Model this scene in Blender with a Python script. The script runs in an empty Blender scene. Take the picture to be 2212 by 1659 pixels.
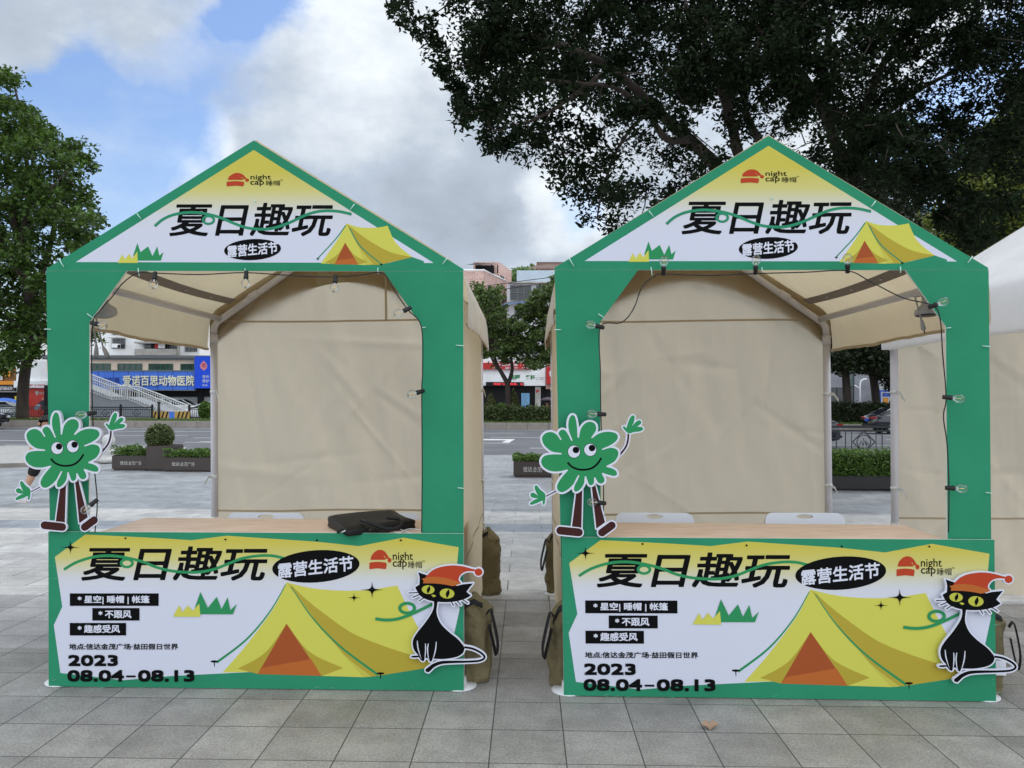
import bpy, math, random
import numpy as np
from mathutils import Matrix, Vector
from mathutils.geometry import tessellate_polygon
R = math.radians
rnd = random.Random(7)
sc = bpy.context.scene
col = sc.collection

# ------------------------------------------------------------------ camera, sky, sun, exposure
CAMZ = 1.6
CROT = Matrix.Rotation(R(1.17), 3, 'Z') @ Matrix.Rotation(R(90.7), 3, 'X') @ Matrix.Rotation(R(0.25), 3, 'Z')
cam = bpy.data.cameras.new('camera')
cam.sensor_width = 36
cam.lens = 27.03
cam.shift_y = 14.2 / 2212
cam.clip_end = 2000
cam_o = bpy.data.objects.new('camera', cam)
col.objects.link(cam_o)
cam_o.matrix_world = Matrix.Translation((0, 0, CAMZ)) @ CROT.to_4x4()
sc.camera = cam_o


def ray(x, y):
    'direction of a point measured on the photograph (2212 x 1659 scale)'
    return (CROT @ Vector(((x - 1106) / 1661, -(y - 843.7) / 1661, -1))).normalized()


def P(x, y, Y):
    d = ray(x, y)
    t = Y / d.y
    return Vector((d.x * t, Y, CAMZ + d.z * t))


def G(x, y, z=0.0):
    d = ray(x, y)
    t = (z - CAMZ) / d.z
    return Vector((d.x * t, d.y * t, z))


def lin(c):
    c = c / 255
    return c / 12.92 if c <= .04045 else ((c + .055) / 1.055) ** 2.4


def C(r, g, b, k=1.0):
    return (lin(r) * k, lin(g) * k, lin(b) * k, 1)


SUN_EL, SUN_AZ = 56, 58     # azimuth clockwise from +Y (the viewing direction): high, ahead and to the right, so the fronts stand in shade
wd = bpy.data.worlds.new('World')
sc.world = wd
wd.use_nodes = True
wn, wl = wd.node_tree.nodes, wd.node_tree.links
wn.clear()


class NT:
    'tiny node-tree writer'
    def __init__(s, tree):
        s.t = tree
        s.n, s.l = tree.nodes, tree.links

    def new(s, typ, ins=None, **kw):
        n = s.n.new(typ)
        for k, v in kw.items():
            setattr(n, k, v)
        for k, v in (ins or {}).items():
            if isinstance(v, bpy.types.NodeSocket):
                s.l.new(v, n.inputs[k])
            else:
                n.inputs[k].default_value = v
        return n

    def math(s, op, a, b=0.0, c=0.0, clamp=False):
        return s.new('ShaderNodeMath', {0: a, 1: b, 2: c}, operation=op, use_clamp=clamp).outputs[0]

    def mix(s, f, a, b, blend='MIX'):
        n = s.new('ShaderNodeMix', data_type='RGBA', blend_type=blend)
        for k, v in ((0, f), (6, a), (7, b)):
            if isinstance(v, bpy.types.NodeSocket):
                s.l.new(v, n.inputs[k])
            else:
                n.inputs[k].default_value = v
        return n.outputs[2]

    def ramp(s, f, stops):
        n = s.new('ShaderNodeValToRGB', {0: f})
        e = n.color_ramp.elements
        while len(e) < len(stops):
            e.new(0.5)
        for q, (p, c) in zip(e, stops):
            q.position = p
            q.color = c if len(c) == 4 else (*c, 1)
        return n.outputs[0]

    def noise(s, vec, scale, detail=4, rough=.55, out=0):
        return s.new('ShaderNodeTexNoise', {'Vector': vec, 'Scale': scale, 'Detail': detail, 'Roughness': rough}).outputs[out]

    def mapr(s, v, a, b, c=0.0, d=1.0):
        n = s.new('ShaderNodeMapRange', {0: v, 1: a, 2: b, 3: c, 4: d}, interpolation_type='SMOOTHSTEP')
        return n.outputs[0]


w = NT(wd.node_tree)
SKY = 0.11
dirv = w.new('ShaderNodeTexCoord').outputs['Generated']
sky = w.new('ShaderNodeTexSky', sky_type='NISHITA', sun_disc=False, sun_elevation=R(SUN_EL), sun_rotation=R(SUN_AZ),
            air_density=1.3, dust_density=1.2, ozone_density=1.6).outputs[0]
# stretch directions sideways a little so clouds lie flat, then push the coverage with wide soft banks in fixed sky directions
flat = w.new('ShaderNodeMapping', {'Vector': dirv, 'Scale': (1, 1, 1.7)}).outputs[0]
n1 = w.noise(flat, 3.2, 10, .6)
n2 = w.noise(w.new('ShaderNodeVectorMath', {0: flat, 1: (3.1, 1.7, 5.2)}, operation='ADD').outputs[0], 4.2, 10, .62)
nd = w.noise(dirv, 3.4, 7, .55, 1)
wob = w.new('ShaderNodeVectorMath', {0: nd, 1: (.5, .5, .5)}, operation='SUBTRACT').outputs[0]
wob = w.new('ShaderNodeVectorMath', {0: wob, 'Scale': .34}, operation='SCALE').outputs[0]
dw = w.new('ShaderNodeVectorMath', {0: dirv, 1: wob}, operation='ADD').outputs[0]
dw = w.new('ShaderNodeVectorMath', {0: dw}, operation='NORMALIZE').outputs[0]


def bank(x, y, rad, soft=.6):
    d = ray(x, y)
    dot = w.new('ShaderNodeVectorMath', {0: dw, 1: tuple(d)}, operation='DOT_PRODUCT').outputs['Value']
    return w.mapr(dot, math.cos(R(rad)), math.cos(R(rad * (1 - soft))))


def total(items):
    s = None
    for b, k in items:
        v = w.math('MULTIPLY', b, k)
        s = v if s is None else w.math('ADD', s, v)
    return s


blue = total([(bank(180, 30, 12, .9), .40), (bank(165, 400, 10.5, .85), .95), (bank(10, 260, 11, .8), .7), (bank(530, 5, 4.5, .9), .75), (bank(395, 90, 4, .9), .35), (bank(2185, 230, 8, .6), .8),
              (bank(1240, 440, 3.2, .7), .5), (bank(-500, 500, 16, .6), .9), (bank(3000, 100, 16, .6), .8)])
veil = total([(bank(170, 60, 9, .9), .42), (bank(330, 415, 4, .9), .45), (bank(60, 30, 4, .9), .5)])
cover = w.math('SUBTRACT', w.math('ADD', .62, w.math('MULTIPLY', w.math('SUBTRACT', n1, .5), .95)), w.math('SUBTRACT', blue, veil))
cmask = w.math('MAXIMUM', w.mapr(cover, -.12, .66), w.mapr(n2, .4, .85, .04, .5))
dark = total([(bank(150, 30, 14, .9), .3), (bank(800, 330, 14, .9), .5), (bank(1000, 310, 11, .9), .32), (bank(560, 300, 8, .9), .3), (bank(1500, 330, 14, .9), .3), (bank(1080, 540, 9, .9), .35)])
lite = total([(bank(640, 130, 10, .9), .5), (bank(800, 190, 8, .9), .35), (bank(430, 345, 3.6, .7), .9), (bank(1200, 460, 5, .8), .8), (bank(520, 60, 5, .9), .4), (bank(1120, 90, 9, .9), .5), (bank(960, 410, 5, .9), .4)])
tone = w.math('ADD', w.math('ADD', .58, w.math('MULTIPLY', w.math('SUBTRACT', n2, .5), 1.1)), w.math('MULTIPLY', w.math('SUBTRACT', lite, dark), .42))
CK = 1 / SKY
behind = w.mapr(w.new('ShaderNodeSeparateXYZ', {0: dirv}).outputs[1], .1, -.6, 1.0, 1.7)    # unseen cloud behind the viewer, brightened to light the shaded booth fronts
cloud = w.ramp(tone, [(0.0, (.30, .34, .40)), (.35, (.42, .48, .56)), (.62, (.66, .71, .76)), (1.0, (.98, 1.02, 1.04))])
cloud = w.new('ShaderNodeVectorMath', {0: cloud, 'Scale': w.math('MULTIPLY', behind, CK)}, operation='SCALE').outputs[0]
skyb = w.new('ShaderNodeVectorMath', {0: sky, 1: (.98, 1.08, 1.32)}, operation='MULTIPLY').outputs[0]
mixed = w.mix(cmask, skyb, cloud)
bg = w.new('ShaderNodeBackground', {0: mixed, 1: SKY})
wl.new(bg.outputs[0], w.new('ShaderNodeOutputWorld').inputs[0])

sun = bpy.data.lights.new('sun', 'SUN')
sun.energy = .95
sun.angle = R(32)
sun.color = (1, .96, .9)
sun_o = bpy.data.objects.new('sun', sun)
col.objects.link(sun_o)
sd = Vector((math.sin(R(SUN_AZ)) * math.cos(R(SUN_EL)), math.cos(R(SUN_AZ)) * math.cos(R(SUN_EL)), math.sin(R(SUN_EL))))
sun_o.rotation_euler = sd.to_track_quat('Z', 'Y').to_euler()
sun_o.location = sd * 60
sc.view_settings.view_transform = 'Standard'
sc.view_settings.look = 'None'
sc.view_settings.exposure = 0.36
sc.view_settings.gamma = 1.0

# ------------------------------------------------------------------ materials
MATS = {}


def mat(name, color, rough=.6, bump=0.0, bscale=40, var=0.0, vscale=6, metal=0.0, spec=.5, trans=0.0, island=0.0, emit=None, alpha=None, aniso=None, coat=0.0):
    if name in MATS:
        return MATS[name]
    m = bpy.data.materials.new(name)
    m.use_nodes = True
    n = NT(m.node_tree)
    n.n.clear()
    base = color
    obj = None
    if var or bump:
        obj = n.new('ShaderNodeTexCoord').outputs['Object']
        if aniso:
            obj = n.new('ShaderNodeMapping', {'Vector': obj, 'Scale': aniso}).outputs[0]
    if var:
        f = n.mapr(n.noise(obj, vscale, 5, .6), .3, .7, 1 - var, 1 + var)
        cc = n.new('ShaderNodeVectorMath', {0: color[:3], 'Scale': f}, operation='SCALE').outputs[0]
        base = cc
    if island:
        g = n.new('ShaderNodeNewGeometry').outputs['Random Per Island']
        f = n.math('MULTIPLY_ADD', g, island * 2, 1 - island)
        if isinstance(base, bpy.types.NodeSocket):
            base = n.new('ShaderNodeVectorMath', {0: base, 'Scale': f}, operation='SCALE').outputs[0]
        else:
            base = n.new('ShaderNodeVectorMath', {0: base[:3], 'Scale': f}, operation='SCALE').outputs[0]
    ins = {'Base Color': base, 'Roughness': rough, 'Metallic': metal, 'Specular IOR Level': spec, 'Coat Weight': coat}
    if emit:
        ins['Emission Color'] = emit
        ins['Emission Strength'] = 1.0
    if bump:
        h = n.noise(obj, bscale, 6, .6)
        ins['Normal'] = n.new('ShaderNodeBump', {'Strength': bump, 'Height': h, 'Distance': .02}).outputs[0]
    b = n.new('ShaderNodeBsdfPrincipled', ins).outputs[0]
    if trans:
        ti = {'Color': base}
        t = n.new('ShaderNodeBsdfTranslucent', ti).outputs[0]
        b = n.new('ShaderNodeMixShader', {0: trans, 1: b, 2: t}).outputs[0]
    n.l.new(b, n.new('ShaderNodeOutputMaterial').inputs[0])
    MATS[name] = m
    return m


# ------------------------------------------------------------------ mesh builder and object helpers
OFF = {}
LEAN = {}      # the tents stand a little out of plumb


class MB:
    def __init__(s):
        s.v, s.f, s.m, s.sm = [], [], [], []

    def add(s, vs, fs, mi=0, smooth=False, M=None):
        o = len(s.v)
        s.v += [tuple(M @ Vector(p)) if M else tuple(p) for p in vs]
        s.f += [tuple(i + o for i in f) for f in fs]
        s.m += [mi] * len(fs)
        s.sm += [smooth] * len(fs)
        return s

    def box(s, x0, x1, y0, y1, z0, z1, mi=0, M=None):
        vs = [(x, y, z) for x in (x0, x1) for y in (y0, y1) for z in (z0, z1)]
        return s.add(vs, [(0, 1, 3, 2), (4, 6, 7, 5), (0, 4, 5, 1), (2, 3, 7, 6), (0, 2, 6, 4), (1, 5, 7, 3)], mi, False, M)

    def tube(s, pts, r, n=8, mi=0, M=None, cap=True):
        pts = [Vector(p) for p in pts]
        rs = r if isinstance(r, (list, tuple)) else [r] * len(pts)
        vs, fs = [], []
        prev = None
        for i, p in enumerate(pts):
            t = (pts[min(i + 1, len(pts) - 1)] - pts[max(i - 1, 0)])
            t = t.normalized() if t.length > 1e-9 else Vector((0, 0, 1))
            if prev is None:
                a = t.orthogonal().normalized()
            else:
                a = (prev - t * prev.dot(t))
                a = a.normalized() if a.length > 1e-6 else t.orthogonal().normalized()
            prev = a
            b = t.cross(a)
            for k in range(n):
                an = 2 * math.pi * k / n
                vs.append(p + (a * math.cos(an) + b * math.sin(an)) * rs[i])
        for i in range(len(pts) - 1):
            for k in range(n):
                fs.append((i * n + k, i * n + (k + 1) % n, (i + 1) * n + (k + 1) % n, (i + 1) * n + k))
        if cap:
            fs.append(tuple(range(n))[::-1])
            fs.append(tuple((len(pts) - 1) * n + k for k in range(n)))
        return s.add(vs, fs, mi, True, M)

    def lathe(s, prof, c=(0, 0, 0), n=16, mi=0, M=None, sx=1, sy=1, wob=None):
        vs, fs = [], []
        for i, (r, z) in enumerate(prof):
            for k in range(n):
                a = 2 * math.pi * k / n
                rr = r * (wob(a, z) if wob else 1)
                vs.append((c[0] + rr * sx * math.cos(a), c[1] + rr * sy * math.sin(a), c[2] + z))
        for i in range(len(prof) - 1):
            for k in range(n):
                fs.append((i * n + k, i * n + (k + 1) % n, (i + 1) * n + (k + 1) % n, (i + 1) * n + k))
        fs.append(tuple(range(n))[::-1])
        fs.append(tuple((len(prof) - 1) * n + k for k in range(n)))
        return s.add(vs, fs, mi, True, M)

    def prism(s, loops, y0, y1, mi=0, side=None, M=None):
        'polygon (outer loop + holes) in x,z given a thickness from y0 (front) to y1'
        if not isinstance(loops[0][0], (tuple, list)):
            loops = [loops]
        tri = tessellate_polygon([[Vector((p[0], p[1], 0)) for p in L] for L in loops])
        flat = [p for L in loops for p in L]
        n = len(flat)
        vs = [(p[0], y0, p[1]) for p in flat] + [(p[0], y1, p[1]) for p in flat]
        s.add(vs, [tuple(t) for t in tri] + [tuple(i + n for i in t[::-1]) for t in tri], mi, False, M)
        fs, o = [], 0
        for L in loops:
            k = len(L)
            fs += [(o + i, o + (i + 1) % k, n + o + (i + 1) % k, n + o + i) for i in range(k)]
            o += k
        return s.add(vs, fs, mi if side is None else side, False, M)

    def sheet(s, fn, nu, nv, mi=0, M=None, smooth=True):
        vs = [fn(i / nu, j / nv) for j in range(nv + 1) for i in range(nu + 1)]
        fs = [(j * (nu + 1) + i, j * (nu + 1) + i + 1, (j + 1) * (nu + 1) + i + 1, (j + 1) * (nu + 1) + i) for j in range(nv) for i in range(nu)]
        return s.add(vs, fs, mi, smooth, M)

    def build(s, name, mats, parent=None, bevel=0.0, solid=0.0):
        me = bpy.data.meshes.new(name)
        off = Vector((0, 0, 0))
        if parent:
            r = parent
            while r.parent:
                r = r.parent
            off = OFF.get(r.name, off)
            ln = LEAN.get(r.name, 0)
        else:
            ln = 0
        me.from_pydata([(p[0] - ln * p[2] - off.x, p[1] - off.y, p[2] - off.z) for p in s.v], [], s.f)
        if not isinstance(mats, (list, tuple)):
            mats = [mats]
        for m in mats:
            me.materials.append(m)
        me.polygons.foreach_set('material_index', s.m)
        me.polygons.foreach_set('use_smooth', s.sm)
        me.update()
        o = bpy.data.objects.new(name, me)
        col.objects.link(o)
        if parent:
            o.parent = parent
        if bevel:
            b = o.modifiers.new('bevel', 'BEVEL')
            b.width = bevel
            b.segments = 2
            b.limit_method = 'ANGLE'
            b.angle_limit = R(40)
        if solid:
            b = o.modifiers.new('thick', 'SOLIDIFY')
            b.thickness = solid
            b.offset = 0
        return o


def tag(o, label=None, cat=None, group=None, kind=None):
    for k, v in (('label', label), ('category', cat), ('group', group), ('kind', kind)):
        if v:
            o[k] = v
    return o


def thing(name, label, cat, loc=(0, 0, 0), M=None, group=None):
    'Empty at the base; parts are built in the frame M (or the world) and re-based to loc'
    o = bpy.data.objects.new(name, None)
    col.objects.link(o)
    o.empty_display_size = .1
    OFF[o.name] = Vector(loc)
    o.matrix_world = (M if M else Matrix.Identity(4)) @ Matrix.Translation(loc)
    return tag(o, label, cat, group)


def one(mb, name, mats, label, cat, group=None, kind=None, **kw):
    return tag(mb.build(name, mats, **kw), label, cat, group, kind)


TCACHE = {}


def glyphs(s, bold=0.0, shear=0.0):
    'text as flat triangles in the unit box'
    k = (s, bold, shear)
    if k not in TCACHE:
        c = bpy.data.curves.new('t', 'FONT')
        c.body = s
        c.offset = bold
        c.shear = shear
        c.resolution_u = 3
        o = bpy.data.objects.new('t', c)
        col.objects.link(o)
        e = o.evaluated_get(bpy.context.evaluated_depsgraph_get())
        m = e.to_mesh()
        v = [(p.co.x, p.co.y) for p in m.vertices]
        f = [tuple(p.vertices) for p in m.polygons]
        e.to_mesh_clear()
        bpy.data.objects.remove(o)
        bpy.data.curves.remove(c)
        x0, x1 = min(p[0] for p in v), max(p[0] for p in v)
        y0, y1 = min(p[1] for p in v), max(p[1] for p in v)
        TCACHE[k] = ([((p[0] - x0) / (x1 - x0), (p[1] - y0) / (y1 - y0)) for p in v], f)
    return TCACHE[k]


def text_on(mb, s, p0, ux, uz, mi=0, bold=0.0, shear=0.0):
    'letters fill the parallelogram p0 + a*ux + b*uz'
    v, f = glyphs(s, bold, shear)
    p0, ux, uz = Vector(p0), Vector(ux), Vector(uz)
    mb.add([p0 + ux * a + uz * b for a, b in v], f, mi)


def spline(pts, n=6, closed=True):
    'Catmull-Rom through traced points; a third element marks a sharp corner'
    k = len(pts)
    out = []
    rng = range(k) if closed else range(k - 1)
    for i in rng:
        g = lambda j: pts[j % k] if closed else pts[max(0, min(k - 1, j))]
        p1, p2 = g(i), g(i + 1)
        p0 = p1 if len(p1) > 2 else g(i - 1)
        p3 = p2 if len(p2) > 2 else g(i + 2)
        for q in range(n):
            t = q / n
            out.append(tuple(.5 * (2 * p1[a] + (p2[a] - p0[a]) * t + (2 * p0[a] - 5 * p1[a] + 4 * p2[a] - p3[a]) * t * t + (3 * p1[a] - p0[a] - 3 * p2[a] + p3[a]) * t ** 3) for a in (0, 1)))
    if not closed:
        out.append(tuple(pts[-1][:2]))
    return out


def ribbon(pts, wd_, cap=True):
    'outline polygon of a stroke'
    L, Rr = [], []
    ws = wd_ if isinstance(wd_, (list, tuple)) else [wd_ * .5 * 2] * len(pts)
    for i, p in enumerate(pts):
        a, b = pts[max(i - 1, 0)], pts[min(i + 1, len(pts) - 1)]
        dx, dy = b[0] - a[0], b[1] - a[1]
        l = math.hypot(dx, dy) or 1
        h = ws[i] / 2
        L.append((p[0] - dy / l * h, p[1] + dx / l * h))
        Rr.append((p[0] + dy / l * h, p[1] - dx / l * h))
    return L + Rr[::-1]


def ell(cx, cy, rx, ry, tilt=0, n=40):
    c, s_ = math.cos(R(tilt)), math.sin(R(tilt))
    return [(cx + rx * math.cos(a) * c - ry * math.sin(a) * s_, cy + rx * math.cos(a) * s_ + ry * math.sin(a) * c) for a in (2 * math.pi * i / n for i in range(n))]


def capsule(a, b, r0, r1=None, n=10):
    r1 = r1 or r0
    an = math.atan2(b[1] - a[1], b[0] - a[0])
    o = [(a[0] + r0 * math.cos(an + math.pi / 2 + math.pi * i / n), a[1] + r0 * math.sin(an + math.pi / 2 + math.pi * i / n)) for i in range(n + 1)]
    o += [(b[0] + r1 * math.cos(an - math.pi / 2 + math.pi * i / n), b[1] + r1 * math.sin(an - math.pi / 2 + math.pi * i / n)) for i in range(n + 1)]
    return o


def sdf_outline(polys, d, step):
    'contours at signed distance d round the union of polygons (outside positive): closed loops'
    allp = np.array([p for q in polys for p in q])
    lo, hi = allp.min(0) - abs(d) - 3 * step, allp.max(0) + abs(d) + 3 * step
    nx, ny = int((hi[0] - lo[0]) / step) + 1, int((hi[1] - lo[1]) / step) + 1
    gx, gy = lo[0] + np.arange(nx) * step, lo[1] + np.arange(ny) * step
    X, Y = np.meshgrid(gx, gy, indexing='ij')
    F = np.full(X.shape, 1e9)
    for q in polys:
        q = np.array(q, float)
        D = np.full(X.shape, 1e18)
        ins = np.zeros(X.shape, bool)
        for a, b in zip(q, np.roll(q, -1, 0)):
            e = b - a
            L2 = e @ e or 1e-12
            t = np.clip(((X - a[0]) * e[0] + (Y - a[1]) * e[1]) / L2, 0, 1)
            D = np.minimum(D, (X - a[0] - t * e[0]) ** 2 + (Y - a[1] - t * e[1]) ** 2)
            if a[1] != b[1]:
                c = (a[1] > Y) != (b[1] > Y)
                ins ^= c & (X < (b[0] - a[0]) * (Y - a[1]) / (b[1] - a[1]) + a[0])
        D = np.sqrt(D)
        F = np.minimum(F, np.where(ins, -D, D))
    F = F - d
    F[F == 0] = 1e-9
    nxt = {}

    def cut(i, j, k, l):
        a, b = F[i, j], F[k, l]
        t = a / (a - b)
        return (gx[i] + (gx[k] - gx[i]) * t, gy[j] + (gy[l] - gy[j]) * t)
    S = F < 0
    mixed_ = S[:-1, :-1].astype(int) + S[1:, :-1] + S[1:, 1:] + S[:-1, 1:]
    pos = {}
    for i, j in zip(*np.nonzero((mixed_ > 0) & (mixed_ < 4))):
        cs = [(i, j), (i + 1, j), (i + 1, j + 1), (i, j + 1)]
        ins = [S[c] for c in cs]
        ent, exi = [], []
        for k in range(4):
            a, b = cs[k], cs[(k + 1) % 4]
            if S[a] != S[b]:
                key = (min(a, b), max(a, b))
                pos.setdefault(key, cut(*a, *b))
                (exi if S[a] else ent).append(key)
        if len(ent) == 2:   # saddle: pair each exit with the entry before it
            seq = []
            for k in range(4):
                a, b = cs[k], cs[(k + 1) % 4]
                key = (min(a, b), max(a, b))
                seq.append((S[a], key))
            for k in range(4):
                if seq[k][0]:
                    nxt.setdefault(seq[k][1], []).append(seq[k - 1][1])
        else:
            nxt.setdefault(exi[0], []).append(ent[0])
    loops = []
    while nxt:
        k0 = next(iter(nxt))
        k, L = k0, []
        while k in nxt:
            L.append(pos[k])
            q = nxt[k].pop()
            if not nxt[k]:
                del nxt[k]
            k = q
            if k == k0:
                break
        if len(L) > 8:
            loops.append(simplify(L, step * .18))
    area = lambda L: sum(a[0] * b[1] - b[0] * a[1] for a, b in zip(L, L[1:] + L[:1]))
    return sorted(loops, key=lambda L: -abs(area(L)))


def simplify(L, tol):
    out = [L[0]]
    i = 0
    while i < len(L) - 1:
        j = i + 1
        while j + 1 < len(L) and j - i < 14:
            a, b = L[i], L[j + 1]
            dx, dy = b[0] - a[0], b[1] - a[1]
            l = math.hypot(dx, dy) or 1e-9
            if max(abs((p[0] - a[0]) * dy - (p[1] - a[1]) * dx) / l for p in L[i + 1:j + 1]) > tol:
                break
            j += 1
        out.append(L[j])
        i = j
    return out[:-1] if len(out) > 3 and math.dist(out[0], out[-1]) < 1e-6 else out


class Art:
    'printed artwork: flat coloured shapes stacked in thin ink layers on the front (-y) of a board'
    def __init__(s, conv, y, step=.00004):
        s.conv, s.y, s.step, s.k = conv, y, step, 0
        s.mb, s.mats = MB(), []

    def mi(s, m):
        if m not in s.mats:
            s.mats.append(m)
        return s.mats.index(m)

    def poly(s, pts, m, holes=()):
        s.k += 1
        loops = [[s.conv(*p[:2]) for p in L] for L in (pts, *holes)]
        tri = tessellate_polygon([[Vector((p[0], p[1], 0)) for p in L] for L in loops])
        y = s.y - s.k * s.step
        s.mb.add([(p[0], y, p[1]) for L in loops for p in L], [tuple(t) for t in tri], s.mi(m))

    def text(s, t, x0, y0, x1, y1, m, bold=0.0, shear=0.0, tilt=0.0, slant=0.0, fat=0.0, fatx=None):
        'fills the box (photo px, y down); tilt lifts the right end; fat thickens strokes by overprinting'
        if fat:
            fx = fat if fatx is None else fatx
            for dx, dy in ((-1, -1), (1, -1), (-1, 1), (1, 1), (0, 0)):
                s.text(t, x0 + fx + dx * fx, y0 + fat + dy * fat, x1 - fx + dx * fx, y1 - fat + dy * fat, m, bold, shear, tilt, slant)
            return
        s.k += 1
        y = s.y - s.k * s.step
        v, f = glyphs(t, bold, shear)
        dy = math.tan(R(tilt)) * (x1 - x0)
        out = []
        for a, b in v:
            px = x0 + (x1 - x0) * a + slant * (y1 - y0) * b
            py = y1 + (y0 - y1) * b - dy * a
            q = s.conv(px, py)
            out.append((q[0], y, q[1]))
        s.mb.add(out, f, s.mi(m))

# ------------------------------------------------------------------ ground, paving, road
def tiles_mat():
    m = bpy.data.materials.new('granite_paving')
    m.use_nodes = True
    n = NT(m.node_tree)
    n.n.clear()
    o = n.new('ShaderNodeTexCoord').outputs['Object']
    xyz = n.new('ShaderNodeSeparateXYZ', {0: o})
    X, Y = xyz.outputs[0], xyz.outputs[1]
    T = .343
    tx = n.math('DIVIDE', n.math('ADD', X, 34.3 - .178), T)
    ty = n.math('DIVIDE', n.math('SUBTRACT', Y, 4.09 - 34.3), T)
    # far paving is laid in larger courses running across
    iy = n.math('FLOOR', ty)
    isfar = n.math('GREATER_THAN', Y, 6.15)
    half = n.math('MULTIPLY', n.math('FRACT', n.math('MULTIPLY', iy, .5)), isfar)
    tx = n.math('ADD', n.math('MULTIPLY', tx, n.math('SUBTRACT', 1, n.math('MULTIPLY', isfar, .5))), half)
    ix = n.math('FLOOR', tx)
    fx, fy = n.math('FRACT', tx), n.math('FRACT', ty)
    ex = n.math('MINIMUM', fx, n.math('SUBTRACT', 1, fx))
    ey = n.math('MINIMUM', fy, n.math('SUBTRACT', 1, fy))
    e = n.math('MINIMUM', ex, ey)
    joint = n.mapr(e, .004, .012, 0, 1)
    cell = n.new('ShaderNodeCombineXYZ', {0: ix, 1: iy, 2: 0}).outputs[0]
    rv = n.new('ShaderNodeTexWhiteNoise', {'Vector': cell}, noise_dimensions='3D').outputs['Value']
    # courses of different tone, measured along the depth of the square
    yn = n.math('DIVIDE', Y, 26)
    g = lambda r, gr, b: C(r, gr, b)
    near, dark, pale, blue_, far = g(154, 151, 146), g(170, 168, 167), g(200, 198, 195), g(156, 161, 169), g(160, 163, 167)
    rp = n.new('ShaderNodeValToRGB', {0: yn})
    rp.color_ramp.interpolation = 'CONSTANT'
    el = rp.color_ramp.elements
    stops = [(0, near), (4.775 / 26, dark), (6.15 / 26, pale), (9.25 / 26, blue_), (9.9 / 26, pale), (11.0 / 26, far)]
    while len(el) < len(stops):
        el.new(.5)
    for q, (p, c) in zip(el, stops):
        q.position = p
        q.color = c
    base = rp.outputs[0]
    k = n.mapr(rv, 0, 1, .86, 1.1)
    speck = n.mapr(n.noise(o, 85, 4, .75), .3, .7, .70, 1.28)
    cloud_ = n.mapr(n.noise(o, 3.2, 8, .72), .32, .72, .78, 1.16)
    k = n.math('MULTIPLY', n.math('MULTIPLY', k, speck), cloud_)
    base = n.new('ShaderNodeVectorMath', {0: base, 'Scale': k}, operation='SCALE').outputs[0]
    # old stains
    st = n.mapr(n.noise(o, 1.1, 8, .72), .56, .72)
    base = n.mix(n.math('MULTIPLY', st, .35), base, C(92, 88, 84))
    sp = n.mapr(n.noise(o, 9, 5, .6), .66, .74)
    base = n.mix(n.math('MULTIPLY', sp, .3), base, C(84, 80, 77))
    base = n.mix(n.math('SUBTRACT', 1, n.math('MULTIPLY', n.math('SUBTRACT', 1, joint), n.mapr(Y, 5.5, 9, 1.0, .38))), C(66, 64, 63), base)
    rough = n.mapr(n.noise(o, 6, 4, .6), .3, .7, .42, .7)
    nrm = n.new('ShaderNodeBump', {'Strength': .35, 'Distance': .004, 'Height': n.math('ADD', joint, n.math('MULTIPLY', n.noise(o, 150, 3, .6), .25))}).outputs[0]
    b = n.new('ShaderNodeBsdfPrincipled', {'Base Color': base, 'Roughness': rough, 'Normal': nrm, 'Specular IOR Level': .4}).outputs[0]
    n.l.new(b, n.new('ShaderNodeOutputMaterial').inputs[0])
    return m


from mathutils import noise as mnoise
ASPH = mat('asphalt', C(106, 107, 112), .85, .3, 60, .14, .7)
EARTH = mat('far_ground', C(120, 118, 114), .9, .2, 3, .1, .2)
KERB = mat('kerb_stone', C(150, 142, 134), .8, .3, 30, .12, 2)
LINEM = mat('road_paint', (.72, .72, .72, 1), .7, 0, 1, .12, 3)
TURF = mat('turf', C(74, 92, 44), .95, .6, 30, .3, 2.5)
ISLP = mat('pale_paving', C(172, 170, 168), .8, .2, 20, .12, 3)

b = MB()
b.add([(-300, -60, -.16), (300, -60, -.16), (300, 500, -.16), (-300, 500, -.16)], [(0, 1, 2, 3)])
one(b, 'ground', EARTH, None, None, None, 'structure')
edge = [(-80, 12), (-30, 15.2), (-12.5, 16.9), (-9.2, 19.2), (-4, 21.4), (0, 22.6), (8, 23.6), (30, 24), (80, 24)]
b = MB()
vs = [(80, -40, 0), (-80, -40, 0)] + [(x, y, 0) for x, y in edge]
b.add(vs, [tuple(t) for t in tessellate_polygon([[Vector((p[0], p[1], 0)) for p in vs]])])
n0 = len(edge)
b.add([(x, y, 0) for x, y in edge] + [(x, y, -.16) for x, y in edge], [(i, i + 1, n0 + i + 1, n0 + i) for i in range(n0 - 1)], 1)
one(b, 'plaza', [tiles_mat(), KERB], None, None, None, 'structure')
b = MB()
b.add([(-200, 10, -.12), (200, 10, -.12), (200, 44.2, -.12), (-200, 44.2, -.12)], [(0, 1, 2, 3)])
one(b, 'road', ASPH, None, None, None, 'structure')
b = MB()
b.add([(-200, 51, -.10), (200, 51, -.10), (200, 66, -.10), (-200, 66, -.10)], [(0, 1, 2, 3)])
one(b, 'service_road', ASPH, None, None, None, 'structure')


def roadline(mb, x0, x1, y, w_=.15):
    mb.add([(x0, y, -.115), (x1, y, -.115), (x1, y + w_, -.115), (x0, y + w_, -.115)], [(0, 1, 2, 3)])


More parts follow.
